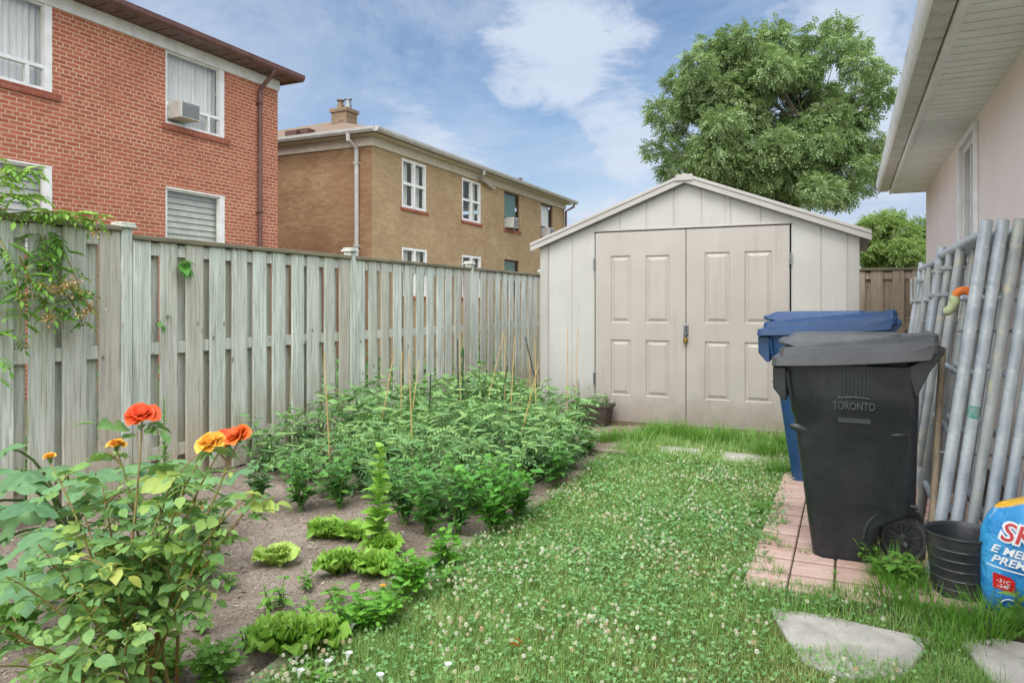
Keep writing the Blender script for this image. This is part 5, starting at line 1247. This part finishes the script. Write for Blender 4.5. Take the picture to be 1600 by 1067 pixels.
# lettuces
def let_leaf(seed, ruf=.10, tall=1.0, wid=.42):
    r_ = random.Random(seed); nu, nv = 9, 7; vs = []; fs = []; ph = r_.random() * 6
    for j in range(nv):
        t = j / (nv - 1); w = wid * (.25 + .75 * math.sin(min(1, t * 1.05) * math.pi * .62)) * (1 if j < nv - 1 else .75)
        for i in range(nu):
            u = i / (nu - 1) * 2 - 1; e = abs(u) ** 2 * .8 + (t ** 3) * .6
            z = .25 * w * u * u + ruf * e * math.sin(u * 11 + t * 9 + ph) + r_.uniform(-.012, .012) + .18 * t - .34 * max(0, t - .5) ** 2 * 2
            vs.append((w * u * (1 + .08 * math.sin(t * 17 + ph)), t * tall - .10 * abs(u) * t + ruf * .6 * e * math.cos(u * 13 + ph), z))
    for j in range(nv - 1):
        for i in range(nu - 1): a = j * nu + i; fs.append((a, a + 1, a + nu + 1, a + nu))
    return T_(vs, fs)
LL = [let_leaf(i, .11) for i in range(4)]; LF = [let_leaf(20 + i, .20, 1.0, .5) for i in range(4)]
def lettuce(pxy, r_, n, mat, label, seed, T=LL, up=1.0, name='lettuce', cat='lettuce', group='lettuces in the open part of the bed', dz=0):
    g = np.random.default_rng(seed); fo = Fol(); p = gp(*pxy)
    for k in range(n):
        t = k / n; fo.inst(T[k % len(T)], [[g.normal() * .012, g.normal() * .012, .01 + .015 * t]], k * 2.4 + g.normal() * .2, R(12 + 68 * t ** .8) * up, g.normal() * .2, r_ * (1.05 - .35 * t) * g.uniform(.85, 1.1), np.clip(.2 + .7 * t + g.normal() * .12, 0, 1))
    root = empty(name, (p.x, p.y, dz), label, cat, group); fo.build('leaves', mat, root, local=True)
    q = MB(); q.tube([(0, 0, 0), (0, 0, r_ * .4)], [.014, .008], 8); q.build('stem', M['stem'], root, local=True); return root
lettuce((432, 884), .125, 22, M['lettuce_pale'], 'pale yellow-green lettuce standing alone on bare soil', 1)
lettuce((510, 842), .12, 24, M['lettuce'], 'left head of the back row of curly green lettuce', 2, LF)
lettuce((550, 846), .12, 24, M['lettuce'], 'curly green lettuce in the middle of the back row', 3, LF)
lettuce((598, 866), .12, 24, M['lettuce'], 'curly lettuce below the tall bolting stalk', 4, LF)
lettuce((532, 897), .13, 24, M['lettuce'], 'broad curly green lettuce left of the pair in the middle of the bed', 5, LF)
lettuce((586, 900), .13, 24, M['lettuce'], 'curly green lettuce right of the pair in the middle of the bed', 6, LF)
lettuce((440, 1020), .15, 24, M['lettuce'], 'large curly lettuce nearest the camera, left of its neighbour', 7, LF)
lettuce((497, 1012), .13, 24, M['lettuce'], 'curly green lettuce beside the lawn, right of the large one', 8, LF)
lettuce((290, 905), .13, 22, M['lettuce'], 'curly green lettuce partly hidden behind the rose leaves', 9, LF)
PAR = comp_leaf(3, [.05, .3, .42, .3, .38, .05], .3, .25, .2, .35, .34)
def herb(pxy, label, seed, mat='parsley', h=.16, n=7, spread=.10, size=.075, nl=7, name='parsley', cat='parsley', T=PAR):
    p = gp(*pxy); fo, q = small_plant(seed, h, n, T, size, spread, nl); return plant(name, (p.x, p.y, 0), label, cat, 'small herbs and seedlings in the bed', fo, q, M[mat])
herb((640, 935), 'bright green parsley clump at the lawn edge under a small orange flower', 31, h=.20, n=8, nl=9)
herb((688, 890), 'parsley clump furthest up the lawn edge, next to the basil', 32, h=.2, n=7)
herb((590, 975), 'low parsley clump spreading along the lawn edge', 33, h=.13, n=9, spread=.17)
herb((545, 985), 'low parsley clump behind the large curly lettuce', 37, h=.12, n=8, spread=.14)
herb((335, 1062), 'bright leafy herb at the bottom edge between rose and lettuce', 34, h=.13, n=9, spread=.14, mat='weed')
herb((250, 1060), 'fine-leaved herb at the bottom edge under the rose bush', 44, h=.13, n=9, spread=.14, mat='weed')
for i, (x_, y_, h_, lb) in enumerate(((418, 950, .13, 'young seedling with pointed leaves below the pale lettuce'), (478, 960, .12, 'young seedling with broad leaves right of centre on the soil'), (355, 905, .08, 'flat little seedling left of the pale lettuce'), (318, 975, .07, 'tiny single seedling on the pale dry soil'), (440, 935, .12, 'small seedling just under the pale lettuce'), (520, 925, .07, 'small weed below the pair of curly lettuces'), (690, 872, .1, 'small weed between pepper plants and lawn'), (398, 795, .12, 'small weed at the left end of the pepper row'), (655, 890, .12, 'leafy seedling in front of the peppers, right of the tall stalk'), (615, 945, .10, 'leafy seedling between the lettuce pair and the parsley'), (480, 905, .09, 'leafy seedling between the pale lettuce and the lettuce pair'), (700, 905, .12, 'leafy seedling at the lawn edge below the basil'), (385, 1000, .09, 'seedling on bare soil left of the large curly lettuce'), (440, 860, .07, 'tiny seedling behind the pale lettuce'), (500, 1060, .08, 'small weed by the lawn at the bottom edge'))):
    put('seedling', (x_, y_ + 12), lb, 'seedling', 'small herbs and seedlings in the bed', 50 + i, h_, 3, PEP, .07 if i != 3 else .045, .04, M['weed'], 5, (.0, .5))
put('weed', (330, 845), 'dark green leafy weed on the soil edge right of the squash leaves', 'weed', None, 72, .22, 7, BAS, .09, .14, M['squash'], 8)
lettuce((200, 905), .13, 20, M['lettuce'], 'curly green lettuce mostly hidden by the red-flowered rose bush', 12, LF)
put('weed', (120, 960), 'large leafy weed low under the red-flowered rose bush', 'weed', None, 73, .26, 9, BAS, .08, .20, M['weed'], 9)
put('weed', (255, 890), 'leafy weed between the two rose bushes, beside the hidden lettuce', 'weed', None, 74, .20, 8, PEP, .08, .15, M['weed'], 9)
put('weed', (30, 1010), 'leafy weed at the left edge of the bed under the squash leaves', 'weed', None, 75, .24, 9, BAS, .08, .18, M['weed'], 9)
# tall bolting lettuce stalk, spiky weed
def spike(pxy, h, label, seed, lean, size, name, cat, mat, T=PEP, n=60, top=.35):
    g = np.random.default_rng(seed); p = gp(*pxy); fo = Fol(); q = MB(); pts = bez((0, 0, 0), (lean * .3, 0, h * .5), (lean, 0, h), 10); q.tube(pts, [.008 - .0006 * i for i in range(11)], 6)
    P_ = np.array([tuple(a) for a in pts]); t = np.linspace(.12, 1, n) * 9.99; i = np.minimum(t.astype(int), 9); f = (t - i)[:, None]; pp = P_[i] * (1 - f) + P_[i + 1] * f
    fo.inst(T, pp, np.arange(n) * 2.4, g.uniform(.2, 1.0, n), g.normal(size=n) * .2, size * np.linspace(1, top, n) * g.uniform(.8, 1.2, n), g.random(n))
    return plant(name, (p.x, p.y, 0), label, cat, None, fo, q, mat)
spike((590, 862), .58, 'tall bright green bolting lettuce stalk rising above the lettuces', 1, .02, .12, 'lettuce', 'lettuce', M['lettuce'], BAS, 55, .35)
spike((258, 850), .82, 'tall narrow green spiky weed in front of the fence behind the roses', 2, -.01, .075, 'weed', 'weed', M['weed'], PEP, 130, .22)
# tiny flowers
for (x_, y_, h_) in ((628, 893, .12), (598, 905, .06)):
    p = gp(x_, y_ + 30); root = empty('marigold', (p.x, p.y, 0), 'tiny orange marigold bloom over the %s' % ('parsley at the lawn edge' if h_ > .1 else 'curly lettuce, lower of the two'), 'flower')
    fo = Fol(); fo.inst(BAS, np.tile([[0, 0, h_]], (9, 1)), np.arange(9) * .7, R(25), 0, .016); fo.build('petals', M['marigold'], root, local=True); q = MB(); q.tube([(0, 0, 0), (.004, 0, h_)], .0015, 5); q.build('stem', M['stem'], root, local=True)
bw = None
BL = iter(['standing highest by the large curly lettuce', 'furthest left under the large curly lettuce', 'below the pair of near lettuces, left one', 'below the pair of near lettuces, right one', 'close to the bottom edge, in the grass', 'furthest right, alone out in the lawn', 'lowest left, at the bottom edge by the edging'])
for (x_, y_, h_) in ((550, 976, .05), (466, 1025, .05), (513, 1035, .05), (545, 1022, .04), (594, 1057, .04), (700, 1040, .05), (470, 1050, .04)):
    p = gp(x_, y_ + 18); lb = 'white trumpet-shaped flower ' + next(BL)
    if bw is None:
        bw = empty('bindweed_flower', (p.x, p.y, 0), lb, 'flower', 'white bindweed flowers along the lawn edge')
        q = MB(); q.lathe([(.002, -.03), (.006, -.015), (.012, 0), (.0145, .001)], (0, 0, h_), 20); q.v = [(x, y + (z - h_) * .3, z) for x, y, z in q.v]; q.build('petals', M['white_petal'], bw, local=True, smooth=True)
        q = MB(); q.tube([(0, 0, 0), (0, 0, h_ - .028)], .0015, 5); q.build('stem', M['stem'], bw, local=True)
    else:
        c = copy_tree(bw); c['label'] = lb; c.location = (p.x, p.y, 0); c.rotation_euler = (0, 0, random.random() * 6)
p = gp(812, 1030); fo = Fol(); fo.inst(leaf([.03, .2, .26, .2, .03], .6, -.2), [[0, 0, 0], [.012, .01, .01]], [2.6, 2.0], .3, .5, [.055, .04]); o = fo.build('dead_leaf', M['leaf_brown'], origin=(0, 0, 0)); o.location = (p.x, p.y, .05); tag(o, 'curled orange-brown dead leaf lying on the lawn at the bottom', 'leaf')

# ---- squash with big lobed leaves
def lobed(seed):
    r_ = random.Random(seed); n = 40; vs = [(0, 0, 0)]; fs = []
    for ring, k in ((.35, .33), (.7, .68), (1, 1.0)):
        for i in range(n):
            a = -math.pi * .5 + .18 + (2 * math.pi - .36) * i / (n - 1); b = (a - math.pi / 2)
            lobe = .74 + .26 * math.cos(b * 5 * .98) * k; rr_ = k * lobe * (1 + (.06 if i % 2 else -.05) * (k > .9)) * (1 - .12 * abs(b) / math.pi)
            vs.append((rr_ * math.cos(a), rr_ * math.sin(a) * 1.0 + .25, -.10 * k * k - .09 * k * math.cos(b * 5) + r_.uniform(-.045, .045) * k - .12 * k ** 2 * (1 + math.cos(b)) * .5))
    vs[0] = (0, .25, 0)
    for i in range(n - 1):
        fs.append((0, 1 + i, 2 + i))
        for q in (0, 1): a = 1 + q * n + i; fs.append((a, a + n, a + n + 1, a + 1))
    return T_(vs, fs)
LB = [lobed(i) for i in range(3)]
def squash(base, tips, label, seed):
    g = np.random.default_rng(seed); b = gp(*base); root = empty('squash_plant', (b.x, b.y, 0), label, 'squash plant', 'big-leaved squash plants along the fence')
    fo = Fol(); q = MB()
    for k, (x_, y_, D, s_) in enumerate(tips):
        t = px(x_, y_, D) - Vector((b.x, b.y, 0)); t.x = max(t.x, -4.42 - b.x + s_ * .4)
        d = math.atan2(-t.x, t.y) + g.normal() * .5
        q.tube(bez((g.normal() * .03, g.normal() * .03, .02), (t.x * .4, t.y * .4, t.z * .9), t, 6), [.010, .009, .008, .008, .007, .006, .005], 6)
        fo.inst(LB[k % 3], [tuple(t - Vector((0, 0, .0)))], d + (0 if g.random() > .3 else 2), g.uniform(-.35, .45) , g.normal() * .35, s_, g.random())
    q.build('stem', M['stem'], root, local=True, smooth=True); fo.build('leaves', M['squash'], root, local=True)
squash((110, 860), [(30, 735, 3.3, .15), (95, 728, 3.5, .14), (60, 785, 3.0, .16), (20, 800, 3.1, .15), (120, 790, 3.2, .15), (40, 860, 2.8, .14), (150, 740, 3.5, .13), (140, 850, 3.0, .13), (5, 760, 3.2, .15), (90, 880, 2.9, .12), (-30, 790, 3.0, .15), (175, 800, 3.2, .13), (-20, 860, 2.8, .14), (60, 830, 2.7, .15), (110, 760, 3.0, .14), (10, 700, 3.4, .13), (160, 770, 3.2, .13), (20, 910, 2.6, .13)], 'big-leaved squash plant at the left edge in front of the fence', 3)
squash((270, 800), [(190, 730, 3.7, .13), (235, 745, 3.6, .14), (290, 735, 3.7, .14), (330, 745, 3.6, .12), (365, 740, 3.8, .11), (250, 790, 3.3, .13), (310, 790, 3.4, .12), (200, 785, 3.4, .13), (350, 775, 3.6, .10), (270, 720, 3.9, .12), (215, 725, 3.9, .12), (280, 830, 3.2, .10)], 'blue-green squash plant behind the orange roses, by the fence', 4)
put('weed', (405, 790), 'leafy green weed at the foot of the fence where tomatoes begin', 'weed', None, 71, .30, 6, BAS, .10, .14, M['tomato'], 8)

# ---- roses
def rose_flower(size, seed, openness=1.0):
    g = np.random.default_rng(seed); fo = Fol()
    vs = []; fs = []
    for j in range(5):
        t = j / 4
        for i in range(5):
            u = i / 4 * 2 - 1; w = .60 * math.sin((.12 + .82 * t) * math.pi * .62) * (1.0 if j < 4 else .8); vs.append((w * u, t * .9 - .06 * u * u * t, .30 * w * u * u * 2 - .30 * t ** 3 + .05 * math.sin(u * 7 + j)))
    for j in range(4):
        for i in range(4): a = j * 5 + i; fs.append((a, a + 1, a + 6, a + 5))
    P_ = T_(vs, fs); n = 22
    for k in range(n):
        t = k / n; fo.inst(P_, [[0, 0, .12 * t * size]], k * 2.4 + g.normal() * .15, R(8 + 74 * t ** .7) / openness, g.normal() * .2, size * (1 - .45 * t) * g.uniform(.88, 1.1), np.clip(.8 - .8 * t + g.normal() * .12, 0, 1))
    return fo
def rose_bush(base, canes, flowers, label, seed):
    g = np.random.default_rng(seed); b = px(*base); b.z = 0; root = empty('rose_bush', b, label, 'rose bush', 'rose bushes at the near left corner')
    fo = Fol(); q = MB()
    for (x_, y_, D) in canes:
        t = px(x_, y_, D) - b; s0 = Vector((g.normal() * .05, g.normal() * .05, 0)); mid = Vector((t.x * .35 + g.normal() * .05, t.y * .35 + g.normal() * .05, t.z * .62)); pts = bez(s0, mid, t, 10)
        q.tube(pts, [.0075 - .00052 * i for i in range(11)], 6)
        for i in range(4, 10):                                                        # side shoots
            if g.random() < .35:
                p = pts[i]; a = g.random() * 6.28; L_ = g.uniform(.05, .14); e_ = p + Vector((math.cos(a) * L_, math.sin(a) * L_, L_ * .7)); q.tube([p, p.lerp(e_, .5) + Vector((0, 0, .01)), e_], [.004, .003, .002], 5)
                along(fo, ROSE, [p, e_], .3, 1, 3, .125, pitch=(-.1, .6), g=g, rnd=np.clip(g.beta(1.5, 2.3, 3), 0, 1))
        along(fo, ROSE, pts, .36, .97, 9, .092, pitch=(-.2, .55), g=g, rnd=np.clip(g.beta(1.4, 3.2, 9) + .15 * (1 - np.linspace(0, 1, 9)), 0, 1))
    q.build('cane', M['rose_cane'], root, local=True, smooth=True); fo.build('leaves', M['rose_leaf'], root, local=True)
    for i, (x_, y_, D, s_, m_, op) in enumerate(flowers):
        t = px(x_, y_, D) - b; f = rose_flower(s_, seed * 10 + i, op); o = f.build('flower', M[m_], root, local=True); o.location = t - Vector((0, 0, s_ * .3))
        o.rotation_euler = (R(22) + g.normal() * .15, g.normal() * .2, YAW + g.normal() * .3)
        o['label'] = {'rose_red': 'open red-orange bloom', 'rose_orange': 'open orange bloom', 'rose_yellow': 'small amber bloom'}[m_]
        q = MB(); q.lathe([(.0, -.02), (.006, -.014), (.008, 0), (.003, .006)], (0, 0, 0), 8)
        for k in range(5): a = k * 1.256; q.poly([(.006 * math.cos(a - .4), .006 * math.sin(a - .4), 0), (.006 * math.cos(a + .4), .006 * math.sin(a + .4), 0), (.024 * math.cos(a), .024 * math.sin(a), -.006)])
        q.build('sepals', M['stem'], o, local=True)
rose_bush((205, 1110, 2.35), [(222, 655, 2.45), (182, 702, 2.5), (78, 722, 2.45), (60, 850, 2.25), (130, 800, 2.4), (10, 900, 2.15), (120, 930, 2.1), (30, 1000, 1.95), (180, 880, 2.2), (250, 800, 2.4), (80, 1040, 1.95), (160, 760, 2.5), (-40, 960, 2.1), (200, 980, 2.0), (-10, 1040, 1.9)],
          [(221, 643, 2.45, .062, 'rose_red', 1.35), (182, 693, 2.5, .036, 'rose_yellow', .9), (78, 713, 2.45, .024, 'rose_yellow', .55)], 'leggy rose bush with one red-orange bloom at the near left', 5)
rose_bush((215, 1095, 2.4), [(330, 695, 2.4), (372, 690, 2.45), (352, 690, 2.5), (398, 780, 2.35), (300, 790, 2.35), (350, 800, 2.3), (270, 740, 2.45), (310, 760, 2.5), (240, 840, 2.35)],
          [(330, 686, 2.38, .052, 'rose_yellow', 1.2), (372, 677, 2.42, .056, 'rose_orange', 1.2), (350, 682, 2.5, .05, 'rose_red', 1.2)], 'rose bush with a cluster of orange blooms, right of the red-flowered one', 6)

# ---- creeper over the fence, top left
def on_fence(x, y, X=-4.40):
    u = (x - 800) / 1134; D = X / (FX + u * RX); return px(x, y, D)
g = np.random.default_rng(77); b = on_fence(-40, 345, -4.72); b.z = 0
cr = empty('creeper', b, 'light green climbing shrub with tan dry flower heads hanging over the fence', 'climbing plant')
fo = Fol(); q = MB(); fl = Fol()
top = on_fence(30, 330, -4.62)
for (pts, nl) in (([(-40, 300), (20, 262), (65, 262)], 9), ([(-40, 330), (10, 290), (60, 312)], 9), ([(-40, 340), (60, 325), (165, 338)], 12), ([(-30, 300), (0, 275), (10, 250)], 6), ([(40, 335), (110, 320), (150, 350)], 8), ([(60, 330), (85, 400), (55, 440)], 8), ([(60, 330), (60, 420), (120, 460)], 10), ([(-20, 340), (20, 400), (30, 460)], 7), ([(70, 335), (110, 410), (138, 480)], 7), ([(-20, 400), (0, 560), (-5, 590)], 4), ([(30, 400), (60, 470), (90, 500)], 10), ([(20, 420), (40, 480), (28, 530)], 5), ([(80, 440), (120, 470), (130, 510)], 6)):
    P3 = [on_fence(x_, y_, -4.62 if (y_ <= 345 and i == 0) else -4.40 + .03 * g.normal()) - b for i, (x_, y_) in enumerate(pts)]
    P3 = bez(*P3, 8); q.tube(P3, [.007 - .0006 * i for i in range(9)], 5); nl = int(nl * 2.2); along(fo, VINE, P3, .2, 1, nl, .145, pitch=(-.5, .4), g=g, rnd=np.clip((.9 if pts[-1][1] < 360 else .3) + g.normal(size=nl) * .2, 0, 1))
q.tube([(0, 0, 0), (0, 0, 1.0), on_fence(-20, 340, -4.70) - b, on_fence(10, 325, -4.66) - b], [.012, .011, .009, .007], 6)
q.build('stem', M['rose_cane'], cr, local=True, smooth=True); fo.build('leaves', M['vine'], cr, local=True)
for (x_, y_) in ((64, 446), (78, 452), (92, 452), (118, 440), (128, 462), (140, 478), (132, 490), (74, 492), (82, 498), (40, 462), (142, 488), (150, 362), (108, 448)):
    fo = Fol(); c = on_fence(x_, y_, -4.34) - b; n = 40; d = g.normal(size=(n, 3)) * np.array([.012, .028, .016]); fo.inst(leaf([.2, .4, .1], .3, .2), d + np.array(tuple(c)), g.random(n) * 6.28, g.normal(size=n), 0, g.uniform(.010, .020, n))
    q = MB(); q.tube([c + Vector((-.04, 0, -.09)), c], .002, 4); fo.merge(q); fo.build('flower_head', M['seedhead'], cr, local=True)
for (x_, y_, s_, n, lb) in ((285, 415, .12, 6, 'small green leaf sprig poking through the fence right of the first post'), (252, 502, .05, 3, 'tiny leaf sprig between two fence boards low down by the first post')):
    c = on_fence(x_, y_, -4.53); fo = Fol(); fo.inst(BAS, g.normal(size=(n, 3)) * np.array([.004, .02, .02]), g.uniform(-2.6, -.6, n), g.uniform(-.9, .3, n), 0, s_); root = empty('sprig', c, lb, 'sprig'); fo.build('leaves', M['pepper'], root, local=True)
    q = MB(); q.tube([(-.07, 0, -.03), (0, 0, 0)], .003, 5); q.build('stem', M['stem'], root, local=True)

# weeds by the bin, pail and bag
put('weed', (1385, 905), 'broad-leaved green weed growing in front of the black bin wheel', 'weed', 'weeds among the pavers', 91, .12, 9, PEP, .085, .11, M['weed'], 8, (-.1, .6))
put('weed', (1405, 915), 'leafy pale green weed in the grass tuft in front of the bin wheel', 'weed', 'weeds among the pavers', 95, .15, 7, PEP, .085, .10, M['weed'], 8, (-.1, .6))
put('weed', (1425, 905), 'small leafy weed between the bin wheel and the pail', 'weed', 'weeds among the pavers', 92, .10, 6, PEP, .07, .08, M['weed'], 6, (-.1, .6))
put('weed', (1590, 985), 'thin yellowish weed standing in front of the blue bag', 'weed', 'weeds among the pavers', 93, .17, 3, PEP, .09, .03, M['weed'], 5, (.3, .9))
put('weed', (1352, 882), 'green weed at the foot of the black bin wheel', 'weed', 'weeds among the pavers', 94, .14, 5, PEP, .075, .07, M['weed'], 6, (.1, .8))

# greenery beyond the fence, seen through its gaps
fo = Fol(); n = 5200; x = rng.uniform(-5.4, -4.85, n); y = rng.uniform(1.5, 11, n); z = rng.random(n) ** 1.6 * (.55 + .25 * np.sin(y * 2.1) + .15 * np.sin(y * 5.3))
fo.inst(BAS, np.stack([x, y, z], -1), rng.random(n) * 6.28, rng.normal(size=n) * .6, 0, rng.uniform(.05, .10, n)); o = fo.build('undergrowth', M['pepper']); tag(o, 'leafy undergrowth beyond the board fence, glimpsed through gaps', 'undergrowth', kind='stuff')

# ================================================================= trees
def spray(n, ll, lw, droop):
    q = MB(); r_ = random.Random(3)
    for k in range(n * 2 + 1):
        t = .15 + .8 * (k // 2) / n; sg = -1 if k % 2 else 1; a = R(58) * sg if k < n * 2 else 0; t = t if k < n * 2 else .95
        z = -droop * t * t; dx, dy = math.sin(a), math.cos(a); L_ = ll * (.8 + .4 * math.sin(math.pi * t)); px_, py_ = dy * lw, -dx * lw
        q.poly([(0, t, z), (dx * L_ * .45 + px_, t + dy * L_ * .45 + py_, z - .03 + .03), (dx * L_, t + dy * L_, z - ll * .35), (dx * L_ * .45 - px_, t + dy * L_ * .45 - py_, z - .02)])
    return T_(q.v, q.f)
SPR = spray(3, .42, .12, .35)
def tree(loc, label, clumps, seed, mat, sprays, slen, trunk_r, fork, droop=.6):
    "clumps: (centre, radius) in world metres; limbs run from the trunk to every clump"
    g = np.random.default_rng(seed); b = Vector(loc); root = empty('tree', b, label, 'tree'); q = MB(); fo = Fol()
    top = Vector((0, 0, fork)); q.tube([(0, 0, -.1), (.05, 0, fork * .5), top], [trunk_r * 1.25, trunk_r, trunk_r * .85], 12)
    mains = []
    for k in range(7):
        a = k * .9 + g.normal() * .2; cen = sum((c for c, r_ in clumps), Vector()) / len(clumps) - b; zt = cen.z * g.uniform(.7, 1.05)
        e_ = Vector((cen.x + math.cos(a) * 1.4, cen.y + math.sin(a) * 1.4, zt)); pts = bez(top * g.uniform(.8, 1), (top.x + e_.x * .3, e_.y * .3, (top.z + e_.z) * .55), e_, 8); mains.append(pts); q.tube(pts, [trunk_r * .42 * (1 - .11 * i) for i in range(9)], 8)
    for c, r_ in clumps:
        c = c - b; src = min((p for m_ in mains for p in m_[2:7]), key=lambda p: (p - c).length + .8 * max(0, p.z - c.z)); q.tube(bez(src, src.lerp(c, .5) + Vector((0, 0, .15)), c, 5), [.13 * trunk_r, .12 * trunk_r, .10 * trunk_r, .08 * trunk_r, .06 * trunk_r, .04 * trunk_r], 5)
        n = int(sprays * r_ * r_); d = g.normal(size=(n, 3)); d /= np.linalg.norm(d, axis=1)[:, None]; rad = r_ * g.uniform(.25, 1, n) ** .6
        p = np.array(tuple(c)) + d * rad[:, None] * np.array([1, 1, .72]); p[:, 2] += .1 * r_
        yaw = np.arctan2(-d[:, 0], d[:, 1]) + g.normal(size=n) * .9
        fo.inst(SPR, p, yaw, d[:, 2] * .5 - droop * .35 + g.normal(size=n) * .45, g.normal(size=n) * .6, slen * g.uniform(.7, 1.25, n), np.clip(g.random() * .5 + g.random(n) * .5, 0, 1))
        for _ in range(4): e_ = c + Vector(tuple(g.normal(size=3))).normalized() * r_ * .7; q.tube([c, e_], [.014, .006], 4)
    q.build('trunk', M['bark'], root, local=True, smooth=True); fo.build('crown', mat, root, local=True); return root
g = np.random.default_rng(4)
edge = [(1030, 175, 24), (1020, 235, 18), (1048, 205, 24), (1060, 128, 26), (1090, 100, 24), (1112, 78, 26), (1140, 62, 22), (1135, 90, 30), (1168, 58, 20), (1210, 50, 22), (1215, 70, 26), (1245, 75, 22), (1275, 56, 24), (1312, 46, 22), (1310, 80, 26), (1342, 72, 22), (1345, 105, 28), (1386, 214, 12), (1382, 236, 14), (1392, 228, 14), (1372, 118, 20), (1378, 150, 22), (1352, 150, 26),
        (1340, 190, 30), (1350, 235, 30), (1362, 262, 24), (1330, 270, 32), (1310, 305, 30), (1350, 290, 20), (1280, 300, 32), (1235, 290, 34), (1180, 270, 36), (1120, 250, 38), (1070, 240, 34), (1055, 270, 28), (1080, 160, 34), (1250, 110, 30), (1180, 95, 30)]
cl = [(px(x_, y_, 22 + g.normal() * 1.0), r_ * 22 / 1134 * 1.0) for x_, y_, r_ in edge]
for k in range(92):
    while True:
        a, b_ = g.uniform(-1, 1, 2)
        if a * a + b_ * b_ < 1: break
    x_, y_ = 1200 + a * 132, 195 + b_ * 112; cl.append((px(x_, y_, 22 + g.uniform(-1, 1) * 2.6 * math.sqrt(1 - a * a - b_ * b_)), g.uniform(.42, .68)))
tb = px(1225, 475, 22); tree((tb.x, tb.y, 0), 'large spreading green tree with feathery leaves rising behind the shed', cl, 8, M['tree_leaf'], 900, .21, .15, 3.0, .8)
cl = [(px(x_, y_, 16 + g.normal() * .4), r_ * 16 / 1134) for x_, y_, r_ in ((1375, 350, 22), (1395, 345, 18), (1410, 365, 22), (1368, 375, 24), (1390, 385, 28), (1415, 392, 24), (1372, 405, 24), (1400, 415, 26), (1360, 355, 16), (1425, 410, 20), (1355, 390, 24))]
tb = px(1392, 475, 16); tree((tb.x, tb.y, 0), 'small bright green tree above the back fence, right of the shed', cl, 9, M['tree_leaf2'], 3600, .13, .05, 1.4, .4)
cl = [(px(x_, y_, 19 + g.normal() * .4), r_ * 19 / 1134) for x_, y_, r_ in ((1445, 355, 16), (1450, 375, 20), (1440, 395, 20), (1455, 410, 24), (1470, 350, 20), (1475, 390, 26), (1432, 412, 20))]
tb = px(1462, 475, 19); tree((tb.x, tb.y, 0), 'green tree beside the corner of the pink stucco house', cl, 10, M['tree_leaf2'], 2200, .15, .05, 1.6, .4)
